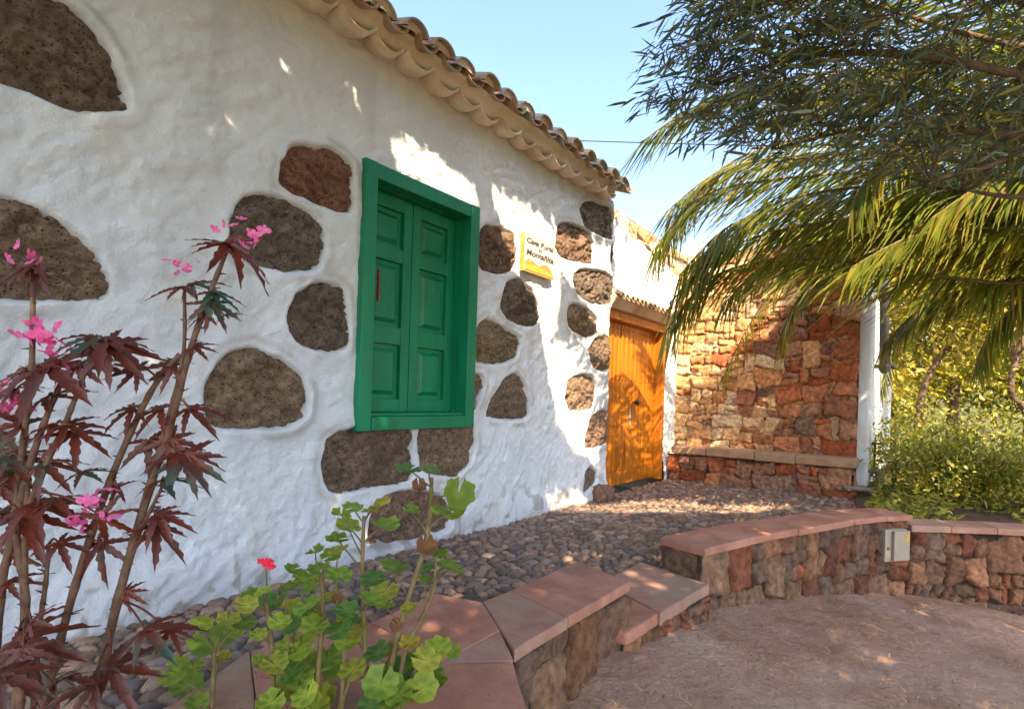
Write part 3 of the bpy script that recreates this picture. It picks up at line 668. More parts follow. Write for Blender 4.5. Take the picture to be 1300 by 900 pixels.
# white building side wall beyond the stone wall, with its pipes
wb = tag(empty('white_building', (SX + 2.6, SY0, 0)), 'narrow white side wall of the outbuilding behind the stone wall end', 'building')
xs = np.arange(SX + .05, 13.0, .035); zs = np.arange(-.5, 3.6, .035); X, Z = np.meshgrid(xs, zs, indexing='ij')
ztop = on_y(1100, 352, SY0)[2]
h = plaster_relief(X, Z, 9) * 1.4; Zs = np.minimum(Z, 2.72 + .0 * X)
V = np.stack([X, SY0 + .045 - h, Zs], -1); V[:, 0, 1] += 0; V[0, :, 1] += .05
fast('wall', V.reshape(-1, 3), grid_faces(*X.shape), m_plaster, wb, stained(X, Z, 3, -.2).reshape(-1, 3))
b = MB(); b.box((SX + .61, SY0 + .09, -.5), (13.0, SY0 + 2.5, 2.70)); b.build('rear_wall', m_plaster, wb)
b = MB(); b.box((SX + .045, SY0 - .115, 0.10), (SX + .50, SY0 + .06, 2.62)); b.build('corner_pilaster', m_plaster, wb, bevel=.05, seg=4)
b = MB(); b.box((SX + .9, SY0 - .06, 0.0), (SX + 5.2, SY0 + .06, 2.56)); b.build('buttress', m_plaster, wb, bevel=.04, seg=3)
pipe = tag(empty('standpipe', (8.6, SY0 - .2, 1)), 'grey vertical pipe held off the white side wall by two brackets', 'pipe')
pd = 7.1
def pt(u, v, d=pd): return at(u, v, d)
b = MB(); b.tube([pt(1123, 376), pt(1122.5, 470)], .052, 14); b.tube([pt(1122.5, 468), pt(1122.5, 474)], [.058, .03], 14); b.build('pipe', m_pipe, pipe, smooth=True)
b = MB(); b.tube([pt(1124, 340), pt(1123, 375)], .048, 14); b.build('pipe_top', m_plaster, pipe, smooth=True)
for v in (378, 466):
    b = MB(); b.tube([pt(1095, v - 2, 7.45), pt(1110, v - 1, 7.5), pt(1136, v)], [.022, .026, .026], 10); b.tube([pt(1119, v), pt(1127, v)], [.062, .062], 12); b.build('bracket', m_pipe, pipe, smooth=True)
dp = tag(empty('drain_pipe', (7.2, SY0 - .1, .2)), 'bent grey drain pipe at the foot of the white side wall', 'pipe')
b = MB(); d2 = 6.3
b.tube(smooth_open([at(1070, 619, d2), at(1098, 621, d2), at(1106, 624, d2), at(1112, 634, d2), at(1116, 650, d2)], 5), .030, 12); b.build('lower_pipe', m_pipe, dp, smooth=True)
b = MB(); b.tube(smooth_open([at(1098, 596, d2 + .3), at(1110, 597, d2 + .3), at(1116, 602, d2 + .3), at(1117, 640, d2 + .3)], 5), .036, 12); b.build('upper_pipe', m_pipe, dp, smooth=True)
b = MB(); b.tube([at(1112, 566, d2 + .4), at(1111, 564, d2 + .4), at(1109, 600, d2 + .4)], .012, 8); b.tube([at(1107, 563, d2 + .4), at(1118, 563, d2 + .4)], .012, 8); b.build('tap_riser', m_iron, dp, smooth=True)

# ------------------------------------------------------------------ low walls round the terrace
CZ = .20
def gbase(path):
    "z of the face: v runs from the ground up to the coping"
    P = np.array(path); L = np.r_[0, np.cumsum(np.hypot(*np.diff(P, axis=0).T))]
    return P, L
def low_face(name, path, ztop, parent, seed, pal=DRK, **kw):
    kw['gap'] = .007; kw['mortar'] = (.035, .024, .018); kw.setdefault('relief', .028)
    P, L = gbase(path); zb = ground_z(P[:, 0], P[:, 1]) - .05; H = float((ztop - zb).max()) 
    def base(v, u):
        z = np.interp(u, L, zb); return ztop - H + v if False else np.maximum(ztop - H + v, z - .1)
    return masonry(name, path, H, parent, seed, pal, base=base, **kw)
rw = tag(empty('retaining_wall', (4.4, -2.2, 0)), 'curved retaining wall of dark red stones under pinkish red coping slabs', 'wall')
RP = [plan(X, Y) for X, Y in ((1.10, 3.24), (1.7, 3.68), (2.43, 4.15), (2.80, 4.34), (3.13, 4.44))]
RP2 = [plan(X, Y) for X, Y in ((3.13, 4.44), (3.5, 4.45), (3.94, 4.42), (4.8, 4.25), (6.0, 3.7), (7.5, 2.6))]
front = smooth_open(RP, 10); front2 = smooth_open(RP2, 8)
bk0 = plan(.956, 3.50)
low_face('stone_face', list(map(tuple, front)), CZ - .05, rw, 33, rmin=.045, rmax=.185, asp=(.6, 1.05), gap=.006, power=.9, res=.011)
low_face('stone_end', [bk0, tuple(front[0])], CZ - .05, rw, 34, rmin=.06, rmax=.16, asp=(.9, 1.3), gap=.006, res=.011)
low_face('stone_face', list(map(tuple, front2)), .115 - .05, rw, 35, rmin=.04, rmax=.15, asp=(.6, 1.05), gap=.006, power=1.0, res=.012)
def off(path, d):
    P = np.array(path, float); T = np.gradient(P, axis=0); T /= np.linalg.norm(T, axis=1)[:, None]; return P + np.stack([T[:, 1], -T[:, 0]], 1) * d
fo, fi = off(front, .045), off(front, -.27); n = len(front)
fo[0] -= np.array([.03, 0]); fi[0] -= np.array([.03, 0])
sp = [0, 13, 22, 33, n - 1]; sp = [0, int(n * .34), int(n * .56), int(n * .8), n - 1]
for k in range(4):
    a, c = sp[k], sp[k + 1]; P = [tuple(p) for p in fo[a:c + 1]] + [tuple(p) for p in fi[a:c + 1][::-1]]
    P = np.array(P); cen = P.mean(0); P = cen + (P - cen) * .994
    prism('coping_slab', [tuple(p) for p in P], CZ - .05 + random.uniform(-.004, .004), CZ + random.uniform(-.004, .004), m_slab, rw, bevel=.009)
fo, fi = off(front2, .04), off(front2, -.24); n = len(front2); sp = list(range(0, n, 7)) + [n - 1]
for k in range(len(sp) - 1):
    a, c = sp[k], sp[k + 1]
    if c - a < 1: continue
    P = np.array([tuple(p) for p in fo[a:c + 1]] + [tuple(p) for p in fi[a:c + 1][::-1]]); cen = P.mean(0); P = cen + (P - cen) * .995
    prism('coping_slab', [tuple(p) for p in P], .065, .115 + random.uniform(-.004, .004), m_slab2, rw, bevel=.009)

ci_ = off(front, -.05)[2:]; cb_ = off(front, -.25)[3:]
prism('wall_core', [tuple(p) for p in ci_] + [tuple(p) for p in cb_[::-1]], -.9, CZ - .052, m_core, rw, bevel=0)
ci_ = off(front2, -.05); cb_ = off(front2, -.22)
prism('wall_core', [tuple(p) for p in ci_] + [tuple(p) for p in cb_[::-1]], -.9, .06, m_core, rw, bevel=0)
# the step in the gap
st = tag(empty('entrance_step', (2.9, -1.55, 0)), 'grey red stone step in the gap between the two low walls', 'step')
s = lambda u, v, z=.0: tuple(on_z(u, v, z)[:2])
sz = .012
prism('step_slab', [s(900.5, 741, sz), s(838.5, 778, sz), s(790, 752, sz), (2.70, -1.33), (3.36, -1.33)], sz - .065, sz, m_slab2, st, bevel=.010)
prism('step_slab', [s(837, 779, sz - .012), s(796, 805, sz - .012), (2.30, -1.60), s(787, 753, sz - .012)], sz - .064, sz - .006, m_slab, st, bevel=.012)
pa, pb = s(904, 744, sz), s(800.5, 738, CZ); pb = (pb[0] - .07, pb[1] - .012)
prism('step_core', [(pa[0] - .02, pa[1] + .04), (pb[0], pb[1] + .04), (2.30, -1.40), (3.36, -1.40)], -.5, sz - .068, m_core, st, bevel=0)
low_face('step_face', [pb, pa], sz - .052, st, 41, rmin=.02, rmax=.06, asp=(1.0, 1.8), gap=.006, relief=.02, res=.008)

# near planter block with slabs
pl_ = tag(empty('planter_wall', (1.8, -1.5, 0)), 'near low wall with broad pinkish red slabs round the geranium bed', 'wall')
b_in0, b_out0 = s(733, 712, CZ), s(800.5, 738, CZ)
b_in1, b_out1 = s(612, 762, CZ), s(652.5, 824, CZ)
lerp = lambda a, c, t: (a[0] + (c[0] - a[0]) * t, a[1] + (c[1] - a[1]) * t)
mi_, mo_ = s(650, 748, CZ), s(722, 783, CZ)
prism('coping_slab', [b_out0, mo_, mi_, b_in0], CZ - .045, CZ, m_slab, pl_, bevel=.007)
prism('coping_slab', [lerp(mo_, b_out1, .006), b_out1, b_in1, lerp(mi_, b_in1, .006)], CZ - .047, CZ - .003, m_slab2, pl_, bevel=.007)
L0, L1 = s(555, 752, CZ), s(634, 785, CZ)
q0, q1, q2 = s(648, 838, CZ), s(652, 858, CZ), s(672, 912, CZ)
c0, c1 = s(470, 789, CZ), s(575, 832, CZ)
prism('coping_slab', [s(611.2, 762.8, CZ), s(635.4, 799.6, CZ), c1, c0, L0], CZ - .047, CZ - .002, m_slab, pl_, bevel=.006)
prism('coping_slab', [s(636, 800.8, CZ), s(651.8, 835, CZ), s(558, 840, CZ), lerp(c1, c0, .02)], CZ - .047, CZ - .004, m_slab2, pl_, bevel=.006)
e1 = s(318, 824, CZ); e2 = s(205, 890, CZ); e3 = s(90, 985, CZ)
inn = s(470, 925, CZ); inl = s(330, 935, CZ); inll = s(150, 1010, CZ)
prism('coping_slab', [s(651.5, 840.5, CZ), q2, s(690, 985, CZ), s(560, 985, CZ), inn, s(556, 842, CZ)], CZ - .047, CZ, m_slab, pl_, bevel=.006)
prism('coping_slab', [lerp(c0, L0, -.01), lerp(c1, c0, .03), s(554, 843, CZ), lerp(inn, s(556, 842, CZ), .02), inl, e1], CZ - .047, CZ - .003, m_slab, pl_, bevel=.006)
prism('coping_slab', [lerp(e1, e2, .01), lerp(inl, inll, .01), inll, e3], CZ - .047, CZ, m_slab2, pl_, bevel=.006)
i_ = .018
fo1 = (b_out1[0] + .0, b_out1[1] + i_); fo0 = (b_out0[0] - i_, b_out0[1] + i_)
low_face('stone_face', [fo1, fo0], CZ - .046, pl_, 51, rmin=.022, rmax=.17, power=.8, asp=(.8, 1.2), gap=.006, res=.008)
low_face('stone_end', [fo0, (b_in0[0] - i_, b_in0[1] - .01)], CZ - .046, pl_, 52, rmin=.03, rmax=.09, gap=.006, res=.01)
q2b = s(690, 985, CZ)
low_face('stone_face', [(q2b[0] - .0, q2b[1] + .01), (q2[0] - .01, q2[1] + .01), (b_out1[0] + .0, b_out1[1] + i_)], CZ - .046, pl_, 53, rmin=.03, rmax=.09, gap=.006, res=.008)
low_face('stone_back', [(b_in0[0], b_in0[1] - .02), (b_in1[0], b_in1[1] - .02), (L0[0], L0[1] - .02), (e1[0], e1[1] - .02), (e3[0], e3[1] - .02)], CZ - .046, pl_, 54, rmin=.03, rmax=.08, gap=.006, res=.012)
prism('wall_core', [(fo0[0] - .03, fo0[1] + .035), (fo1[0] + .02, fo1[1] + .035), (b_in1[0], b_in1[1] - .05), (b_in0[0] - .04, b_in0[1] - .05)], -.5, CZ - .05, m_core, pl_, bevel=0)
prism('wall_core', [(fo1[0] - .02, fo1[1] + .04), (q2[0] - .05, q2[1] + .05), (q2b[0] - .06, q2b[1]), inn, inl, e1, (L0[0], L0[1] - .05), (b_in1[0], b_in1[1] - .05)], -.5, CZ - .052, m_core, pl_, bevel=0)
bed = [inn, inl, inll, plan(-1.6, .35), plan(.0, .35), s(560, 985, CZ)]
bs = prism('planter_soil', bed, .0, CZ - .06, m_soil, None, bevel=.004); tag(bs, kind='structure')
# garden bed beyond the retaining wall
gb = [(5.35, -2.40), (7.62, -2.15), (14, -2.2), (16, -9), (9.0, -7.5), (7.1, -4.8), (6.35, -4.0), (5.75, -3.0)]
gbp = off(front2, -.1); gb = [(5.3, -2.35), (7.2, -2.12), (14, -2.15), (16, -9)] + [tuple(p) for p in gbp[::-1]]
tag(prism('garden_soil', gb, -.6, .03, m_soil, None, bevel=.002), kind='structure')

# meter box on the retaining wall
d0 = np.array(front[-14]); 
def on_front(u, v):
    best = None
    P = np.array([(p[0], p[1]) for p in np.vstack([front, front2])])
    for i in range(len(P) - 1):
        d = ray(u, v); a = P[i]; e = P[i + 1] - a
        M2 = np.array([[d[0], -e[0]], [d[1], -e[1]]])
        if abs(np.linalg.det(M2)) < 1e-9: continue
        t, k = np.linalg.solve(M2, a - CAM[:2])
        if -1e-6 <= k <= 1 and t > .5 and (best is None or t < best[0]): best = (t, e / np.linalg.norm(e))
    return CAM + ray(u, v) * best[0], best[1]
pbx, tdir = on_front(1130, 690); print('box', pbx, tdir)
tdir = np.array([tdir[0], tdir[1], 0]); nrm = np.array([tdir[1], -tdir[0], 0])
box = tag(empty('meter_box', pbx), 'flat cream meter box with a small yellow sticker on the retaining wall', 'box')
ppm = F / float((pbx - CAM) @ FWD)
def obox(name, a0, a1, n0, n1, z0, z1, m, parent, bevel=.004):
    b = MB(); b.box((a0, 0, z0), (a1, 1, z1)); V = []
    for (a, q, z) in b.v: V.append(pbx + tdir * a + nrm * (n0 if q == 0 else n1) + UP * z)
    b.v = [tuple(x) for x in V]; return b.build(name, m, parent, bevel=bevel)
hh = 20 / ppm; ww = 17 / ppm / max(.5, abs(tdir @ RGT))
obox('back_box', -ww, ww * .95, -.03, .050, -hh, hh, m_grey, box)
dr = obox('front_cover', -ww * .42, ww * 1.0,   .051, .075, -hh * .93, hh * .93, m_grey, box)
obox('sticker', ww * .62, ww * .93, .075, .077, hh * .25, hh * .75, m_signy, box, 0)
obox('hinge', -ww * .8, -ww * .6, .051, .060, -hh * .25, -hh * .05, m_pipe, box, .002)

# ------------------------------------------------------------------ foliage helpers
def orient(n):
    d = RNG.normal(size=(n, 3)); return d / np.linalg.norm(d, axis=1)[:, None]
def leafset(C, Dv, Nv, L, Wd, bend=.0):
    "six-point leaves: base C, direction Dv, normal Nv"
    n = len(C); S = np.cross(Dv, Nv); S /= np.linalg.norm(S, axis=1)[:, None] + 1e-9; Nn = np.cross(S, Dv)
    L = np.broadcast_to(L, (n,))[:, None]; Wd = np.broadcast_to(Wd, (n,))[:, None]
    pts = []
    for a, s_ in ((0, 0), (.28, .40), (.62, .42), (1, 0), (.62, -.42), (.28, -.40)):
        pts.append(C + Dv * L * a + S * Wd * s_ - Nn * L * bend * a * a + Nn * Wd * abs(s_) * .25)
    V = np.stack(pts, 1).reshape(-1, 3)
    return V, np.arange(n * 6).reshape(n, 6)
def lcol(n, pal, lo=.7, hi=1.3):
    c = np.array(pal)[RNG.integers(0, len(pal), n)] * RNG.uniform(lo, hi, (n, 1)); return np.repeat(c, 6, 0)
def limb(b, p0, p1, r0, r1, wob=.12, n=6):
    p0, p1 = np.array(p0, float), np.array(p1, float); L = np.linalg.norm(p1 - p0); P = []
    for k in range(n + 1):
        t = k / n; P.append(p0 + (p1 - p0) * t + np.array([random.uniform(-1, 1), random.uniform(-1, 1), random.uniform(-.5, .8)]) * wob * L * math.sin(math.pi * t) * .5)
    b.tube(smooth_open(P, 3), np.linspace(r0, r1, n * 3 + 1), 8)
    return P
def tree(name, base, H, crown, nleaf, size, pal, label, group=None, trunk=None, r0=.09, clusters=60, cat='tree', spread=.3, shape=.5):
    base = np.array(base, float); root = tag(empty(name, base), label, cat, group); b = MB()
    trunk = trunk or [base, base + np.array([.1, 0, H * .5]), base + np.array([0, .1, H * .8])]
    tp = smooth_open(trunk, 6); b.tube(tp, np.linspace(r0, r0 * .5, len(tp)), 10)
    Cs = []
    for (c, rad) in crown:
        n = max(3, int(clusters / len(crown)))
        d = orient(n) * (RNG.random((n, 1)) ** .4) * np.array(rad); Cs.append(np.array(c) + d)
    Cs = np.vstack(Cs)
    for i in range(0, len(Cs), 3):
        k = tp[random.randint(len(tp) // 2, len(tp) - 1)]; limb(b, k, Cs[i], r0 * .28, r0 * .06, .22)
    b.build('trunk', m_bark, root, smooth=True)
    ci = RNG.integers(0, len(Cs), nleaf); P = Cs[ci] + RNG.normal(size=(nleaf, 3)) * spread * RNG.uniform(.5, 1.2, (nleaf, 1)) * np.array([1, 1, .75])
    Dv = orient(nleaf); Dv[:, 2] -= .35; Dv /= np.linalg.norm(Dv, axis=1)[:, None]; Nv = orient(nleaf) * .8 + np.array([0, 0, .8]) + SUN * .5
    sh = RNG.uniform(.6, 1.2, nleaf)
    V, Fc = leafset(P, Dv, Nv, size * sh, size * shape * sh, .15)
    fast('crown', V, Fc, m_leaf, root, lcol(nleaf, pal), smooth=False)
    return root

# ------------------------------------------------------------------ trees and shrubs of the garden behind
YEL = [(.34, .28, .04), (.25, .23, .04), (.42, .33, .07), (.17, .18, .035)]
GRN = [(.09, .13, .025), (.13, .16, .03), (.06, .09, .02), (.22, .21, .04)]
def gpt(u, dist, z): p = at(u, 500, dist); return np.array([p[0], p[1], z])
t1b = gpt(1163, 8.2, -.1)
tree('garden_tree', t1b, 4, [(at(1200, 400, 8.6), (1.0, 1.0, .8)), (at(1260, 330, 9), (1.4, 1.2, .9)), (at(1150, 330, 9.2), (.8, 1.0, .8))], 7000, .11, YEL,
     'slim garden tree with a bending bare trunk and yellow green leaves beside the white wall', 'trees in the garden', trunk=[t1b, at(1166, 540, 8.2), at(1172, 495, 8.2), at(1192, 455, 8.25), at(1225, 425, 8.35), at(1260, 400, 8.5)], r0=.06, clusters=50)
t2b = gpt(1300, 7.2, -.1)
tree('garden_tree', t2b, 4, [(at(1300, 330, 7.6), (1.2, 1.0, .9)), (at(1380, 400, 7.6), (1.2, 1.0, 1.0))], 5000, .10, YEL,
     'forked garden tree at the right edge with brown curved branches', 'trees in the garden', trunk=[t2b, at(1304, 530, 7.2), at(1284, 500, 7.2), at(1290, 455, 7.2), at(1312, 400, 7.3)], r0=.05, clusters=40)
t3b = gpt(1210, 13, -.3)
tree('garden_tree', t3b, 5, [(at(1180, 470, 13), (1.6, 2.2, 1.4)), (at(1290, 440, 14), (2.2, 2.4, 1.6)), (at(1230, 340, 14.5), (2.6, 2, 1.6))], 17000, .17, YEL,
     'broad yellow green tree glowing in the sun at the back of the garden', 'trees in the garden', r0=.14, clusters=80, spread=.45)
t4b = gpt(1400, 12, -.3)
tree('garden_tree', t4b, 5, [(at(1400, 430, 12), (2.0, 2.2, 1.8)), (at(1370, 250, 12), (2.4, 2, 1.8))], 13000, .17, GRN,
     'dense darker green tree at the far right behind the palm', 'trees in the garden', r0=.16, clusters=60, spread=.45)
t5b = gpt(1130, 17, -.3)
tree('garden_tree', t5b, 6, [(at(1140, 420, 17), (2.2, 2.4, 2.0)), (at(1050, 330, 19), (3, 2.4, 1.6)), (at(1200, 300, 19), (3, 2.4, 2.2))], 14000, .22, YEL,
     'distant tree rising behind the white side wall', 'trees in the garden', r0=.2, clusters=70, spread=.6)
SHR = [(.22, .25, .035), (.30, .30, .05), (.14, .18, .03), (.45, .38, .07)]
shr = [(1140, 6.9, .55, 'round green shrub closest to the drain pipe'), (1195, 6.4, .62, 'fine leaved green shrub behind the coping below the slim tree'), (1255, 6.3, .60, 'spreading green shrub between its neighbours behind the lower coping'), (1315, 6.0, .55, 'green shrub cut by the right edge of the photo'), (1225, 7.6, .9, 'tall loose shrub rising behind the row of lower shrubs')]
for u, d, r, lb in shr:
    p = gpt(u, d, .03); hgt = r * (1.0 if d < 7.2 else 1.35)
    tree('shrub', p, hgt, [(p + np.array([0, 0, hgt * .62]), (r * 1.1, r * 1.1, hgt * .75))], 1900, .065, SHR, lb, 'shrubs in the garden bed', trunk=[p, p + np.array([.03, .02, hgt * .4]), p + np.array([.05, -.04, hgt * .7])], r0=.025, clusters=34, cat='shrub', spread=.2)

n_ = 9000; gcx, gcy = RNG.uniform(5.3, 9.5, n_), RNG.uniform(-6.5, -2.3, n_); back_ = np.array(off(front2, -.26)); bo_ = back_[np.argsort(back_[:, 1])]
k_ = (gcx > np.interp(gcy, bo_[:, 1], bo_[:, 0]) + .03) & (fbm(gcx * 1.6, gcy * 1.6, 3, 4) > -.12)
P_ = np.stack([gcx, gcy, RNG.uniform(.03, .20, n_) * RNG.uniform(.3, 1, n_)], -1)[k_]; n_ = len(P_); D_ = orient(n_); D_[:, 2] = np.abs(D_[:, 2]) * .8
V, Fc = leafset(P_, D_, orient(n_) * .7 + UP, RNG.uniform(.05, .11, n_), RNG.uniform(.02, .045, n_), .2)
tag(fast('ground_cover', V, Fc, m_leaf, None, lcol(n_, SHR), smooth=False), kind='stuff')

# ------------------------------------------------------------------ palm
PC = at(1490, 322, 4.7); pb_ = np.array([PC[0], PC[1], -.55])
palm = tag(empty('palm_tree', pb_), 'date palm at the right whose long feathery fronds arch across the photo', 'palm')
PALMC = [(.14, .18, .024), (.165, .195, .028), (.105, .135, .024), (.23, .21, .035)]
def frond(pts, Lmax=.46, n=86, droop=.35, dead=False, name='frond', yel=0.):
    P = smooth_open(pts, 24); seg = np.r_[0, np.cumsum(np.linalg.norm(np.diff(P, axis=0), axis=1))]; tot = seg[-1]
    b = MB(); b.tube(P[::3], np.linspace(.022, .004, len(P[::3])), 6); 
    rob = b.build('rachis', m_rachis, palm, smooth=True); rob.name = 'rachis'
    V = []; C = []; K = 5
    for i in range(n):
        t = .16 + .84 * (i + random.random() * .4) / n; s_ = t * tot
        p = np.array([np.interp(s_, seg, P[:, k]) for k in range(3)]); p2 = np.array([np.interp(min(s_ + .03, tot), seg, P[:, k]) for k in range(3)]); p1 = np.array([np.interp(s_ - .03, seg, P[:, k]) for k in range(3)])
        T = p2 - p1; T /= np.linalg.norm(T) + 1e-9
        side = np.cross(T, UP); side /= np.linalg.norm(side) + 1e-9; nup = np.cross(side, T)
        prof = min(1, (t - .08) / .22) * (1 - .45 * max(0, (t - .5) / .5) ** 1.6)
        for sg in (-1, 1):
            L = Lmax * prof * random.uniform(.85, 1.1); al = math.radians(64 - 36 * t + random.uniform(-5, 5)); hg = random.uniform(.25, 1.0)
            d = T * math.cos(al) + (side * sg * .65 - nup * hg) * math.sin(al); d /= np.linalg.norm(d)
            wdir = np.cross(d, nup + .35 * side * sg * random.uniform(.3, 1.4)); wdir /= np.linalg.norm(wdir) + 1e-9
            dr_ = droop * .6 * random.uniform(.6, 1.4); q = p.copy(); dd = d.copy()
            col = np.array(random.choice(PALMC)) * random.uniform(.75, 1.3)
            if random.random() < yel: col = np.array([.30, .24, .03]) * random.uniform(.7, 1.2)
            if random.random() < .06: col = np.array([.22, .17, .07])
            for k in range(K):
                f = k / (K - 1); wv = .0115 * (1 - f ** 2 * .9) * (.55 + .45 * min(1, f * 4)) 
                V.append(q + wdir * wv); V.append(q - wdir * wv); C += [col, col]
                dd = dd + np.array([0, 0, -1]) * dr_ / K; dd /= np.linalg.norm(dd); q = q + dd * L / (K - 1)
    V = np.array(V); m_ = len(V) // (2 * K); base = (np.arange(m_) * 2 * K)[:, None] + (np.arange(K - 1) * 2)[None, :]
    base = base.ravel(); Fc = np.stack([base, base + 1, base + 3, base + 2], 1)
    o = fast(name, V, Fc, m_palm, palm, np.array(C), smooth=False)
    rob.parent = o; rob.location = (0, 0, 0)
    return o
c0_ = (1490, 322, 4.7)
FR = [
 ([c0_, (1300, 360, 4.6), (1130, 340, 4.5), (1010, 328, 4.4), (905, 352, 4.35), (842, 425, 4.3)], .52, .45, .02),
 ([c0_, (1320, 235, 4.8), (1150, 220, 4.8), (1000, 226, 4.75), (890, 250, 4.7), (828, 320, 4.7)], .55, .45, .02),
 ([c0_, (1350, 150, 4.5), (1200, 95, 4.4), (1050, 92, 4.3), (900, 128, 4.25), (812, 182, 4.25)], .50, .40, .02),
 ([c0_, (1300, 325, 5.0), (1140, 318, 5.1), (1060, 340, 5.2), (1010, 385, 5.25), (985, 445, 5.3)], .38, .45, .35),
 ([c0_, (1320, 190, 5.1), (1130, 160, 5.2), (980, 185, 5.2), (890, 235, 5.2), (835, 320, 5.2)], .50, .45, .25),
 ([c0_, (1330, 285, 4.5), (1180, 272, 4.4), (1030, 285, 4.4), (920, 318, 4.35), (850, 385, 4.35)], .46, .5, .02),
 ([c0_, (1350, 345, 4.9), (1250, 362, 5.0), (1170, 392, 5.1), (1120, 440, 5.2)], .42, .5, .1),
 ([c0_, (1390, 345, 4.6), (1310, 375, 4.5), (1262, 415, 4.5), (1240, 468, 4.5)], .36, .5, .1),
 ([c0_, (1380, 120, 4.7), (1270, 20, 4.7), (1130, -30, 4.7), (1000, -20, 4.7)], .55, .35, .15),
 ([c0_, (1420, 90, 4.9), (1330, -40, 5.0), (1220, -110, 5.0)], .55, .35, .25),
 ([c0_, (1360, 200, 4.3), (1240, 130, 4.1), (1100, 110, 4.0), (980, 150, 4.0)], .5, .4, .2),
 ([c0_, (1350, 255, 5.3), (1230, 230, 5.6), (1120, 255, 5.8), (1060, 310, 5.9)], .42, .45, .1),
 ([c0_, (1330, 300, 4.7), (1180, 262, 4.75), (1040, 258, 4.8), (930, 285, 4.8), (862, 350, 4.75)], .52, .45, .05),
 ([c0_, (1330, 270, 4.4), (1200, 238, 4.35), (1070, 240, 4.3), (960, 268, 4.3), (880, 335, 4.25)], .52, .45, .05),
 ([c0_, (1330, 320, 4.8), (1200, 300, 4.85), (1080, 300, 4.9), (980, 330, 4.9), (915, 390, 4.9)], .42, .45, .15),
 ([c0_, (1340, 250, 4.9), (1190, 200, 4.95), (1040, 196, 5.0), (920, 215, 5.0), (845, 270, 4.95)], .55, .45, .12),
 ([c0_, (1360, 300, 4.3), (1260, 290, 4.2), (1160, 300, 4.15), (1080, 340, 4.1)], .45, .5, .05),
 ([c0_, (1400, 150, 5.2), (1330, 60, 5.4), (1230, 40, 5.5), (1120, 80, 5.6)], .5, .45, .2),
 ([c0_, (1400, 250, 5.4), (1320, 180, 5.6), (1220, 170, 5.8), (1150, 210, 5.9)], .5, .5, .15),
 ([c0_, (1420, 180, 4.2), (1330, 100, 4.0), (1220, 60, 3.9), (1100, 90, 3.9)], .5, .45, .05),
 ([c0_, (1420, 270, 4.2), (1350, 230, 4.1), (1260, 230, 4.0), (1180, 280, 4.0)], .5, .5, .05),
 ([c0_, (1380, 170, 4.4), (1250, 140, 4.1), (1140, 180, 4.0), (1080, 260, 3.95)], .45, .45, .05),
]
for k_, (pts, Lm, dp_, ye) in enumerate(FR): frond([at(*p) for p in pts], Lm * (1.15 if k_ in (3, 6, 7) else 1.45), 150, dp_, yel=ye)
for k in range(9):
    a = -1.9 + k * .42; el = random.uniform(.3, 1.0); d = np.array([math.cos(a), math.sin(a), 0])
    frond([PC, PC + d * 1.0 + UP * el, PC + d * 2.2 + UP * (el * 1.1), PC + d * 3.2 + UP * (el * .6 - .3), PC + d * 3.8 + UP * (el - 1.6)], .5, 60, .45)
b = MB(); tp = [pb_ + UP * z for z in np.linspace(0, PC[2] - pb_[2] + .1, 26)]
b.tube(tp, [.30 + .035 * (k % 2) + .08 * max(0, k - 20) / 5 for k in range(26)], 18); b.build('trunk', m_ptrunk, palm, smooth=False)

# ------------------------------------------------------------------ where the photograph shows sun (nothing may hang in those rays)
LIT = [
 [(488,176),(525,180),(568,206),(608,238),(606,272),(560,246),(505,214)],
 [(621,234),(640,248),(690,274),(706,300),(712,350),(706,420),(690,445),(682,380),(655,350),(640,300)],
 [(703,292),(752,306),(779,334),(779,410),(765,428),(742,385),(715,348)],
 [(785,284),(850,345),(866,420),(866,610),(782,630),(779,420),(790,380)],
 [(866,300),(1000,320),(985,420),(945,440),(925,478),(880,520),(866,560)],
 [(690,440),(776,428),(776,520),(755,590),(720,560),(700,500)],
 [(945,480),(985,470),(990,520),(960,525)],
 [(865,560),(960,568),(950,600),(870,600)],
 [(690,625),(760,640),(870,632),(860,612),(1010,640),(960,650),(800,650),(700,650)],
]
def sun_hit(Q):
    S = SUN / -SUN[1] * -1; sx, sy, szz = SUN
    t = -Q[:, 1] / -sy; x = Q[:, 0] - sx * t; z = Q[:, 2] - szz * t
    tw = np.where((z > 0) & (x < SX), t, 1e9)
    tx = (SX - Q[:, 0]) / -sx; zx = Q[:, 2] - szz * tx; yx = Q[:, 1] - sy * tx
    tx = np.where((zx > 0) & (yx < 1.2) & (yx > -2.1) & (tx > 0), tx, 1e9)
    tg = Q[:, 2] / szz
    t = np.minimum(np.minimum(tw, tx), tg)
    return Q - SUN * t[:, None]
def blocks_lit(Q):
    u, v, _ = project(sun_hit(Q)); r = np.zeros(len(Q), bool)
    for pl in LIT: r |= inpoly(u, v, pl)
    return r

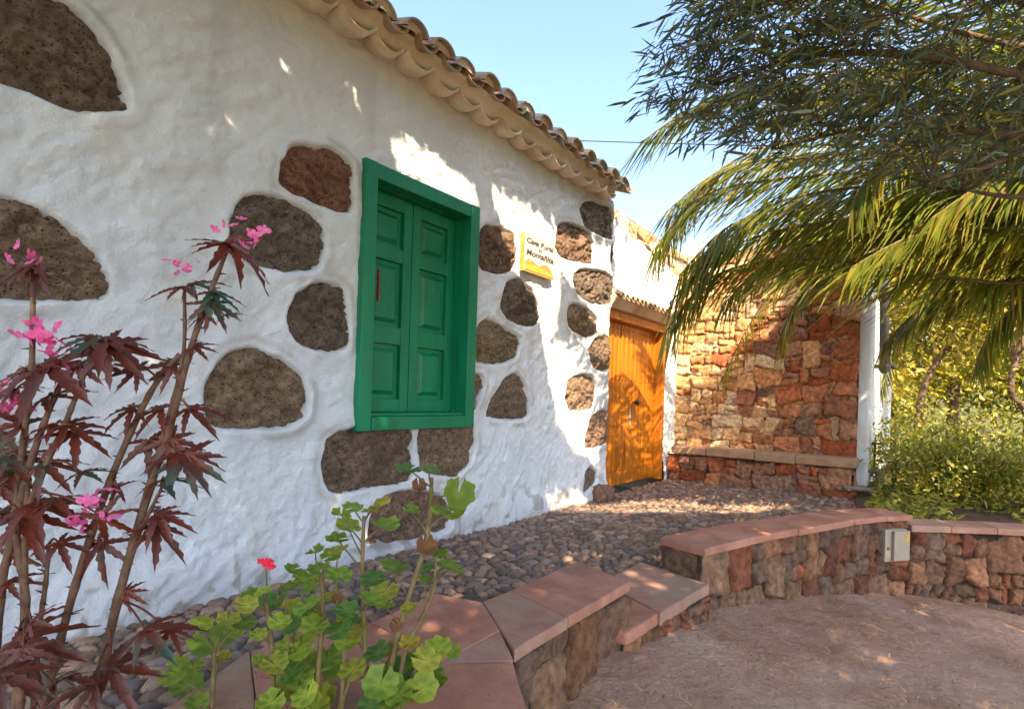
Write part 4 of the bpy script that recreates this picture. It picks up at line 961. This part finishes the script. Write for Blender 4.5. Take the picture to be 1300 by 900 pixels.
# olive-like tree reaching in from the right
OLV = [(.085, .125, .075), (.115, .16, .10), (.06, .09, .045), (.17, .21, .15), (.12, .12, .035), (.19, .17, .04)]
ob_ = np.array([*plan(3.1, 2.45), -.55])
olive = tag(empty('olive_tree', ob_), 'grey green tree with narrow leaves hanging over the palm at top right', 'tree')
b = MB(); crotch = ob_ + np.array([-.1, .1, 2.3])
tp = smooth_open([ob_, ob_ + np.array([.06, -.05, 1.0]), crotch], 6); b.tube(tp, np.linspace(.15, .10, len(tp)), 12)
LIMBS = [[(1400, 60, 2.5), (1200, -20, 2.5), (1000, 0, 2.6), (880, 45, 2.6)], [(1380, 140, 2.4), (1220, 80, 2.3), (1040, 70, 2.4), (900, 110, 2.5)],
         [(1400, 180, 2.5), (1260, 170, 2.5), (1120, 160, 2.6), (980, 190, 2.7)], [(1420, 60, 2.8), (1300, 60, 2.9), (1150, 20, 2.9), (980, -40, 2.9)], [(1400, 120, 2.3), (1280, 200, 2.2), (1180, 230, 2.2)], [(1380, 240, 2.6), (1290, 250, 2.6), (1220, 240, 2.7)], [(1350, -20, 2.6), (1240, -90, 2.6), (1100, -90, 2.5)]]
nodes = []
for lm in LIMBS:
    P = smooth_open([crotch] + [at(*q) for q in lm], 10); b.tube(P, np.linspace(.028, .005, len(P)), 7); nodes += list(P[9:])
nodes = np.array(nodes)
OREG = [(845,85),(842,50),(885,5),(930,-70),(1360,-70),(1360,200),(1280,210),(1200,225),(1130,215),(1010,190),(910,165),(855,125)]
LV = [[], [], [], [], []]; cnt = 0
while cnt < 350:
    u, v = random.uniform(820, 1360), random.uniform(-75, 300)
    if not inpoly(np.array(u), np.array(v), OREG): continue
    dist = random.uniform(2.1, 3.1)
    if u > 1080 and random.random() < .35: continue
    tip = at(u, v, dist)
    j = int(np.argmin(np.linalg.norm(nodes - tip, axis=1))); st0 = nodes[j]; L = np.linalg.norm(tip - st0)
    if L > 1.0: continue
    dirv = (-RGT * random.uniform(.4, 1) + UP * random.uniform(-.5, .25) + FWD * random.uniform(-.4, .4)); dirv /= np.linalg.norm(dirv)
    beg = tip - dirv * .20; tw = smooth_open([st0, (st0 + beg) / 2 + UP * .05, beg, tip, tip + dirv * .2 - UP * .05], 6); cnt += 1
    b.tube(tw[::2], np.linspace(.0035, .0012, len(tw[::2])), 4)
    nl = random.randint(18, 28)
    for k in range(nl):
        f = .35 + .65 * k / nl; p = tw[min(int(f * (len(tw) - 1)), len(tw) - 1)] + np.array([random.gauss(0, .012) for _ in range(3)])
        td = tw[-1] - tw[-4]; td /= np.linalg.norm(td); rd = np.array([random.gauss(0, 1) for _ in range(3)]); d = td * .75 + rd * .42 - UP * .1; d /= np.linalg.norm(d)
        LV[0].append(p); LV[1].append(d); LV[2].append([random.gauss(0, 1), random.gauss(0, 1), random.gauss(.6, 1)]); LV[3].append(random.uniform(.06, .12))
b.build('trunk', m_bark, olive, smooth=True)
P_, D_, N_, L_ = [np.array(x) for x in LV[:4]]
k_ = ~blocks_lit(P_); P_, D_, N_, L_ = P_[k_], D_[k_], N_[k_], L_[k_]
V, Fc = leafset(P_, D_, N_, L_, L_ * .135, .12)
fast('crown', V, Fc, m_leaf, olive, lcol(len(P_), OLV), smooth=False)

# the big tree over the viewer whose shade lies on the terrace
Qs = []
def try_add(P, tries=10):
    for _ in range(tries):
        zt_ = random.uniform(3.4, 6.6) + (3.0 * random.random() if P[0] > 7.5 else 0); t = (zt_ - P[2]) / SUN[2]
        if t < .8: continue
        Q = P + SUN * t; u, v, y = project(Q)
        if y > .1 and -90 < u < 1390 and -90 < v < 990: continue
        Qs.append(Q); return
for _ in range(2000):
    P = np.array([random.uniform(-1, 5.7), 0, random.uniform(0, 3.1)]); try_add(P)
for _ in range(3600):
    P = np.array([random.uniform(-1.5, 7.6), random.uniform(-4.6, -.05), 0]); try_add(P)
for _ in range(900):
    P = np.array([SX, random.uniform(-2.05, .0), random.uniform(0, 3.3)]); try_add(P)
Qs = np.array(Qs); per = 13; C_ = np.repeat(Qs, per, 0) + RNG.normal(size=(len(Qs) * per, 3)) * .14
Dl = orient(len(C_)); k_ = ~(blocks_lit(C_) | blocks_lit(C_ + Dl * .07) | blocks_lit(C_ + Dl * .15))
uu, vv, yy = project(C_); k_ &= ~((yy > .1) & (uu > -40) & (uu < 1340) & (vv > -40) & (vv < 940))
C_ = C_[k_]; Dl = Dl[k_]; n = len(C_); print('shade leaves', n)
stb = np.array([-2.6, -4.6, -.1]); shade = tag(empty('shade_tree', stb), 'broad leafy tree behind the viewer that throws dappled shade on the white wall', 'tree')
Nv = orient(n) * .7 + SUN; V, Fc = leafset(C_ , Dl, Nv, RNG.uniform(.09, .16, n), RNG.uniform(.05, .08, n), .1)
fast('crown', V, Fc, m_leafd, shade, lcol(n, [(.045, .075, .035), (.06, .095, .04), (.035, .06, .03)]), smooth=False)
b = MB(); fork = stb + np.array([.1, .1, 2.6]); tp = smooth_open([stb, stb + np.array([.1, -.05, 1.3]), fork], 6); b.tube(tp, np.linspace(.24, .17, len(tp)), 12)
for i in range(0, len(Qs), 45):
    q = Qs[i]; mid_ = (fork + q) / 2 + UP * .5; um, vm, ym = project(mid_)
    P = smooth_open([fork, mid_, q], 6); u_, v_, y_ = project(P)
    if ((y_ > .1) & (u_ > -40) & (u_ < 1340) & (v_ > -40) & (v_ < 940)).any(): continue
    if blocks_lit(P).any(): continue
    b.tube(P, np.linspace(.05, .008, len(P)), 6)
b.build('trunk', m_bark, shade, smooth=True)

# ------------------------------------------------------------------ begonias in the foreground
def star_leaf(b, c, d, nrm_, R, lobes=7, droop=.5, fold=.25):
    "palmate leaf with long serrated lobes"
    c, d, nrm_ = (np.array(x, float) for x in (c, d, nrm_)); d /= np.linalg.norm(d); s_ = np.cross(nrm_, d); s_ /= np.linalg.norm(s_); nn = np.cross(d, s_)
    angs = np.linspace(-2.1, 2.1, lobes)
    for a in angs:
        L = R * (1.0 - .16 * abs(a)) * random.uniform(.85, 1.1); ax = d * math.cos(a) + s_ * math.sin(a); px_ = -d * math.sin(a) + s_ * math.cos(a)
        n = 9; V = []; 
        for k in range(n + 1):
            t = k / n; wv = L * .108 * math.sin(math.pi * min(1, .16 + .84 * t) ** .85) ** .8 if k < n else 0
            ser = (1.18 if k % 2 else .80); wv = max(wv * ser, 0); z = -droop * L * t ** 1.7
            q = c + ax * L * t + nn * (z + .02 * L)
            V += [q + px_ * wv + nn * fold * wv, q - nn * .0, q - px_ * wv + nn * fold * wv]
            if k % 2: V[-3] = V[-3] + ax * L * .05; V[-1] = V[-1] + ax * L * .05
        Fs = []
        for k in range(n):
            o = k * 3; Fs += [(o, o + 3, o + 4, o + 1), (o + 1, o + 4, o + 5, o + 2)]
        b.add(V, [f[::-1] for f in Fs])
def cluster(b, c, R, n=9):
    "a spray of small two-petalled begonia flowers"
    c = np.array(c)
    for _ in range(n):
        q = c + np.array([random.gauss(0, 1) for _ in range(3)]) * R * .55; nd = np.array([random.gauss(0, 1), random.gauss(0, 1), random.gauss(0, 1)]); nd /= np.linalg.norm(nd)
        a = np.cross(nd, [.3, .5, .8]); a /= np.linalg.norm(a); e = np.cross(nd, a)
        for k in range(4):
            th = k * math.pi / 2; d = a * math.cos(th) + e * math.sin(th); s_ = np.cross(nd, d); L = R * (.62 if k % 2 == 0 else .42); wd = L * .55
            b.add([q, q + d * L * .45 + s_ * wd * .75 + nd * L * .2, q + d * L * .85 + s_ * wd * .45 + nd * L * .28, q + d * L + nd * L * .32, q + d * L * .85 - s_ * wd * .45 + nd * L * .28, q + d * L * .45 - s_ * wd * .75 + nd * L * .2], [(0, 1, 2, 3, 4, 5)])
def cane_mesh(b, pts, r0, r1):
    P = smooth_open([at(*p) for p in pts], 8); n = len(P); rr = np.linspace(r0, r1, n) * .84
    for k in range(0, n, 4): rr[k] *= 1.18
    b.tube(P, rr, 8, (1, 1, 1))
    for k in range(2, n - 1, 2):                                   # spiky stipules left along the cane
        sd = RGT * random.choice((-1, 1)) + UP * random.uniform(-.2, .5) + FWD * random.uniform(-.5, .5); q = P[k] + sd / np.linalg.norm(sd) * rr[k] * .8
        b.tube([q, q + sd * random.uniform(.008, .02)], [.003, .0005], 4, (.5, .35, .3))
    return P
def begonia(label, canes, leaves, flowers, petioles=True):
    p0 = at(*canes[0][0][0]); root = tag(empty('begonia', (p0[0], p0[1], CZ - .06)), label, 'plant', 'begonias in the planter')
    nodesP = []
    for pts, r0, r1 in canes:
        b = MB(); P = cane_mesh(b, pts, r0, r1); nodesP.append(P); b.build('cane', m_cane, root, smooth=True)
    A = np.vstack(nodesP); lb = MB(); pb2 = MB()
    for (u, v, dd, ang, R, up) in leaves:
        c = at(u, v, dd); a = math.radians(ang); d = RGT * math.cos(a) + UP * math.sin(a) * .75 - FWD * random.uniform(-.15, .45)
        nr = UP * up + FWD * random.uniform(-.9, -.2) + RGT * random.uniform(-.4, .4)
        star_leaf(lb, c, d, nr, R * .84 * dd / F, random.choice((6, 7)), random.uniform(.25, .55), random.uniform(.2, .45))
        k = np.argsort(np.linalg.norm(A - c, axis=1))[:3]; q = A[k[0]]
        if np.linalg.norm(q - c) < .30: pb2.tube(smooth_open([q, (q + c) / 2 + UP * .012, c], 4), np.linspace(.0032, .002, 9), 5, (.9, .55, .4))
    lb.cur = 1; lb.add(pb2.v, pb2.f, (.9, .55, .4)); lb.build('foliage', [m_begonia, m_cane], root, smooth=True)
    for (u, v, dd, R, n) in flowers:
        fb = MB(); cluster(fb, at(u, v, dd), R * .85 * dd / F, n); fb.build('flower', m_pink, root)
d1, d2_ = 1.30, 1.38
begonia('tallest begonia with forked leaning canes and dark red serrated leaves, right of its neighbour',
 [([(105, 960, d2_), (118, 900, d2_), (150, 760, d2_), (190, 620, d2_), (215, 545, d2_), (240, 450, d2_), (262, 385, d2_), (288, 318, d2_)], .0145, .006),
  ([(45, 960, d2_), (60, 880, d2_), (95, 745, d2_), (140, 610, d2_), (190, 500, d2_), (228, 450, d2_)], .0125, .007),
  ([(128, 850, d2_), (170, 680, d2_), (205, 560, d2_), (232, 455, d2_), (234, 372, d2_)], .008, .0045),
  ([(165, 705, d2_), (185, 660, d2_), (200, 630, d2_), (212, 605, d2_)], .006, .004)],
 [(288, 312, d2_, 160, 62, 1), (292, 312, d2_, -35, 78, .9), (290, 308, d2_, 60, 45, .7), (233, 366, d2_, 190, 58, 1), (244, 362, d2_, 20, 52, 1), (270, 372, d2_, -30, 52, .8), (268, 385, d2_, -60, 50, .7), (285, 400, d2_, 25, 34, .8),
  (245, 440, d2_, 0, 40, .8), (222, 465, d2_, 170, 55, .8), (240, 520, d2_, -10, 62, 1), (205, 520, d2_, 185, 70, 1), (215, 560, d2_, -45, 66, .9), (225, 575, d2_, -20, 78, .9), (235, 580, d2_, -65, 72, .7), (200, 655, d2_, -10, 62, 1), (195, 668, d2_, -50, 68, .8), (160, 752, d2_, -20, 34, .8), (130, 690, d2_, -100, 60, .6), (175, 470, d2_, 150, 50, .8),
  (170, 520, d2_, 200, 56, .9), (190, 560, d2_, -60, 58, .8), (150, 620, d2_, 190, 50, .9), (205, 610, d2_, 10, 60, .9), (262, 400, d2_, 200, 40, .9), (185, 800, 1.28, 10, 78, 1.2), (140, 850, 1.24, -15, 92, 1.3), (120, 870, 1.2, 170, 70, 1.3), (215, 800, 1.3, -30, 50, 1.3)],
 [(292, 290, d2_, 14, 4), (320, 305, d2_, 18, 6), (223, 340, d2_, 12, 4), (240, 338, d2_, 12, 3)])
begonia('begonia at the left edge with crowded canes and large pink flower clusters',
 [([(10, 960, d1), (25, 860, d1), (32, 760, d1), (20, 660, d1), (30, 560, d1), (40, 470, d1), (42, 365, d1)], .013, .006),
  ([(-10, 960, d1), (0, 760, d1), (30, 620, d1), (55, 540, d1), (80, 480, d1)], .012, .006),
  ([(22, 960, d1), (30, 800, d1), (32, 690, d1), (36, 600, d1)], .010, .006),
  ([(40, 930, 1.34), (50, 800, 1.34), (58, 740, 1.34), (62, 690, 1.34)], .008, .005),
  ([(-20, 820, d1), (5, 720, d1), (50, 610, d1), (90, 520, d1), (115, 450, d1)], .010, .005)],
 [(38, 340, d1, 185, 60, 1), (42, 340, d1, 0, 50, 1), (46, 350, d1, -75, 42, .7), (118, 430, d1, 150, 58, 1), (130, 432, d1, -15, 92, 1), (135, 440, d1, -40, 80, .9), (40, 470, d1, 180, 85, 1), (60, 468, d1, -4, 130, 1.1), (100, 465, d1, 195, 60, .8), (20, 495, d1, 200, 60, 1), (85, 540, d1, -10, 60, .9), (70, 540, d1, 200, 50, .9), (95, 550, d1, -40, 70, .8),
  (15, 600, d1, 170, 60, 1), (40, 640, d1, 0, 90, 1.1), (30, 655, d1, -30, 85, 1.0), (10, 650, d1, 190, 60, 1), (70, 635, d1, 10, 62, 1), (20, 700, d1, -100, 60, .7), (130, 655, d1, -70, 60, .8), (10, 580, d1, -30, 70, 1),
  (60, 505, d1, 20, 62, 1), (30, 540, d1, 160, 60, 1), (55, 590, d1, -20, 66, .9), (105, 600, d1, 10, 55, .9), (0, 620, d1, -60, 70, .9), (75, 690, d1, -30, 55, .9), (10, 740, d1, 20, 60, 1), (110, 470, d1, 30, 50, .9),
  (20, 815, 1.2, 5, 112, 1.2), (30, 825, 1.15, -60, 60, 1.2), (0, 860, 1.1, 0, 90, 1.4), (40, 790, 1.2, 40, 50, 1.2), (70, 870, 1.2, -160, 60, 1.3)],
 [(35, 325, d1, 18, 6), (55, 435, d1, 26, 7), (80, 445, d1, 22, 5), (40, 420, d1, 22, 4), (5, 520, d1, 20, 9), (110, 640, d1, 24, 12), (20, 505, d1, 14, 5)])

# ------------------------------------------------------------------ geraniums
def round_leaf(b, c, nrm_, R, col, cup=.25):
    c = np.array(c, float); n0 = np.array(nrm_, float); n0 /= np.linalg.norm(n0); a = np.cross(n0, [random.gauss(0, 1), random.gauss(0, 1), .2]); a /= np.linalg.norm(a); e = np.cross(n0, a)
    K = 35; V = [c - n0 * R * .05]; ringm, ringo = [], []
    ph = random.random() * 6
    for k in range(K):
        th = .16 + (2 * math.pi - .32) * k / (K - 1); lob = 1 + .07 * math.cos(th * 7) + .035 * math.cos(th * 21 + ph)
        fold = .17 * math.cos(th * 7); wv = cup * math.sin(2 * th + ph) * .5
        for f, lst in ((.55, ringm), (1.0, ringo)):
            r = R * f * (lob if f == 1 else 1); z = R * (cup * f * f * .7 + fold * f * .45 + wv * f * f)
            lst.append(c + (a * math.cos(th) + e * math.sin(th)) * r + n0 * z)
    V += ringm + ringo; Fs = [(0, 1 + k, 2 + k) for k in range(K - 1)] + [(1 + k, 1 + K + k, 2 + K + k, 2 + k) for k in range(K - 1)]
    cv = np.array([col] * len(V), float); cv[0] *= 1.25; cv[1:1 + K] *= .80
    b.add(V, Fs, cv)
GC = [(.20, .28, .035), (.17, .26, .04), (.26, .33, .045), (.10, .20, .045), (.33, .34, .05)]
GREG = [(335, 800), (400, 770), (470, 760), (555, 815), (560, 900), (335, 905)]
def geranium(label, stems, leaves, flower=None, dead=()):
    leaves = list(leaves); n0 = len(leaves)
    while len(leaves) < n0 + 12:
        u, v = random.uniform(335, 560), random.uniform(770, 905)
        if inpoly(np.array(u), np.array(v), GREG) and ((u > 445) == (flower is None)): leaves.append((u, v, random.uniform(15, 25), random.uniform(0, .9)))
    p0 = at(*stems[0][0][0]); root = tag(empty('geranium', (p0[0], p0[1], CZ - .06)), label, 'plant', 'geraniums in the planter')
    A = []
    for pts, r in stems:
        b = MB(); P = smooth_open([at(*p) for p in pts], 6); rr = np.linspace(r, r * .6, len(P)); rr[::3] *= 1.12; b.tube(P, rr, 8); A.append(P); b.build('stem', m_gstem, root, smooth=True)
    A = np.vstack(A); lb = MB(); sb_ = MB()
    for (u, v, R, tilt) in leaves:
        dd = 1.46 + random.uniform(-.09, .09); c = at(u, v, dd); nr = UP * (1 if tilt < 1 else .35) + (-FWD) * (.25 + .6 * tilt) * random.uniform(.6, 1.2) + RGT * random.uniform(-.45, .45)
        col = np.array(random.choice(GC)) * random.uniform(.8, 1.2)
        if random.random() < .035: col = np.array([.36, .29, .04])
        round_leaf(lb, c, nr, R * .82 * dd / F, col, random.uniform(.1, .35))
        k = int(np.argmin(np.linalg.norm(A - (c - UP * .05), axis=1))); sb_.tube(smooth_open([A[k], (A[k] + c) / 2 + UP * .004 - RGT * .004, c], 4), np.linspace(.0026, .0016, 9), 5)
    lb.cur = 1; lb.add(sb_.v, sb_.f); lb.build('foliage', [m_ger, m_gstem], root, smooth=True)
    for (u, v, R) in dead:
        b = MB(); round_leaf(b, at(u, v, 1.45), -FWD * .8 + UP * .5 + RGT * .4, R * .8 * 1.45 / F, (1, 1, 1), .5); b.build('withered_leaf', m_deadleaf, root, smooth=True)
    if flower:
        u, v, R, base = flower; fb = MB()
        for _ in range(7):
            q = at(u + random.uniform(-9, 9), v + random.uniform(-4, 4), 1.5); 
            for k in range(5):
                th = k * 1.257; d = RGT * math.cos(th) + UP * math.sin(th) * .7 - FWD * .3; s_ = np.cross(d, FWD); L = R * 1.5 / F * .55
                fb.add([q, q + d * L * .6 + s_ * L * .4, q + d * L, q + d * L * .6 - s_ * L * .4], [(0, 1, 2, 3)])
        fb.build('flower', m_redpetal, root)
        b = MB(); b.tube(smooth_open([at(*base, 1.5), at((u + base[0]) / 2 + 1, (v + base[1]) / 2, 1.5), at(u, v + 4, 1.5)], 4), .0022, 6, (.16, .2, .05)); b.build('flower_stalk', m_ger, root, smooth=True)
g1 = 1.46
geranium('taller geranium with a long leaning stem and a withered leaf above the red slabs',
 [([(480, 935, g1), (497, 840, g1), (515, 770, g1), (537, 700, g1), (546, 655, g1), (548, 606, g1)], .0085), ([(500, 935, g1), (512, 835, g1), (535, 785, g1), (550, 750, g1), (553, 722, g1)], .0065), ([(470, 930, g1), (465, 850, g1), (460, 740, g1), (462, 655, g1)], .0075), ([(505, 900, g1), (528, 850, g1), (548, 830, g1)], .006)],
 [(519, 596, 20, 0), (546, 597, 14, 0), (582, 626, 25, 1.2), (578, 650, 20, .3), (522, 648, 14, 0), (560, 650, 16, .2),
  (448, 644, 16, 0), (482, 640, 18, .1), (490, 667, 22, 0), (442, 668, 20, .1), (428, 684, 18, 0), (470, 648, 14, 0), (433, 653, 16, 0),
  (558, 704, 14, 0), (565, 718, 15, 0), (578, 722, 14, 0), (545, 722, 14, .2), (500, 720, 22, 0), (474, 735, 20, .5), (488, 750, 22, .4), (470, 760, 18, .2), (520, 772, 14, .4), (490, 770, 14, 0), (540, 735, 12, 0),
  (556, 822, 22, .4), (545, 832, 20, .6), (572, 826, 16, .5), (520, 815, 16, .3), (550, 862, 22, .3), (505, 850, 24, .7), (483, 868, 28, .9), (500, 885, 26, .6), (470, 895, 22, .5), (520, 880, 18, .4), (448, 850, 22, .6)],
 None, [(541, 692, 17), (502, 793, 11), (532, 616, 12)])
geranium('bushy geranium of fresh green leaves with one small red flower head',
 [([(400, 935, g1), (404, 850, g1), (410, 780, g1), (408, 735, g1)], .0075), ([(432, 930, g1), (436, 850, g1), (437, 800, g1), (428, 745, g1)], .007), ([(340, 935, g1), (347, 860, g1), (343, 800, g1), (337, 760, g1)], .007), ([(268, 940, g1), (270, 880, g1), (272, 828, g1)], .007), ([(385, 935, g1), (375, 850, g1), (365, 790, g1)], .006), ([(420, 920, g1), (445, 860, g1), (436, 835, g1)], .006)],
 [(405, 722, 18, .1), (385, 735, 18, 0), (372, 722, 14, 0), (400, 700, 14, 0), (420, 705, 16, .3), (430, 700, 18, 0), (398, 745, 20, .4), (430, 730, 20, .4), (415, 760, 16, .2), (440, 775, 20, .2), (390, 768, 22, .3), (365, 745, 14, 0),
  (320, 757, 16, .2), (335, 752, 14, 0), (312, 768, 18, .3), (347, 765, 22, .5), (370, 775, 22, .6), (355, 790, 18, .3), (372, 795, 20, .3), (400, 795, 22, .4), (430, 800, 22, .3), (385, 822, 24, .4), (365, 818, 20, .4), (385, 855, 26, .9), (360, 875, 24, .8), (408, 888, 26, .9), (398, 900, 26, .6), (440, 815, 20, .4), (425, 840, 26, 1.0), (455, 800, 16, .2), (345, 890, 20, .6), (330, 840, 14, .3),
  (270, 815, 34, .25), (255, 792, 18, 0), (290, 785, 18, 0), (310, 790, 20, 0), (300, 800, 18, .3), (222, 852, 24, .8), (238, 872, 24, .9), (250, 893, 18, .4), (282, 835, 14, .4), (245, 845, 16, .3), (328, 805, 14, .1)],
 (338, 715, 12, (337, 768)), [(428, 760, 9), (395, 800, 9)])

# ------------------------------------------------------------------ small things
cab = tag(empty('overhead_cable', at(600, 172, 13)), 'thin dark cable crossing the pale sky between roof and palm', 'cable')
b = MB(); b.tube([at(u, 171 + (u - 500) * .026 - 8 * math.sin((u - 500) / 900 * 3.14) * -.3, 13) for u in range(500, 1401, 60)], .014, 6); b.build('wire', m_cable, cab, smooth=True)
V = []; Fs = []
for _ in range(900):
    u = random.uniform(720, 1330); v = random.uniform(770, 940); p = on_z(u, v, -.2); z = float(ground_z(p[0], p[1])) + .012
    d = on_z(u, v, z); a = random.uniform(0, 3.14); L = random.uniform(.004, .02) * random.choice((1, 1, 1, 2)); wv = random.uniform(.0012, .003); n = len(V)
    ax = np.array([math.cos(a), math.sin(a), random.uniform(-.1, .25)]) * L; sd = np.array([-math.sin(a), math.cos(a), 0]) * wv
    V += [d - ax - sd, d + ax - sd * .5, d + ax + sd * .5, d - ax + sd]; Fs.append((n, n + 1, n + 2, n + 3))
for _ in range(120):
    p = np.array([random.uniform(.8, 7), random.uniform(-2.2, -.1), .024]); 
    if p[1] < np.interp(p[0], EX, EY) + .1: continue
    a = random.uniform(0, 3.14); L = random.uniform(.004, .012); wv = L * .5; n = len(V); ax = np.array([math.cos(a), math.sin(a), .1]) * L; sd = np.array([-math.sin(a), math.cos(a), 0]) * wv
    V += [p - ax - sd, p + ax - sd, p + ax + sd, p - ax + sd]; Fs.append((n, n + 1, n + 2, n + 3))
lit_ = fast('leaf_litter', np.array(V), np.array(Fs), m_straw, smooth=False); tag(lit_, kind='stuff')
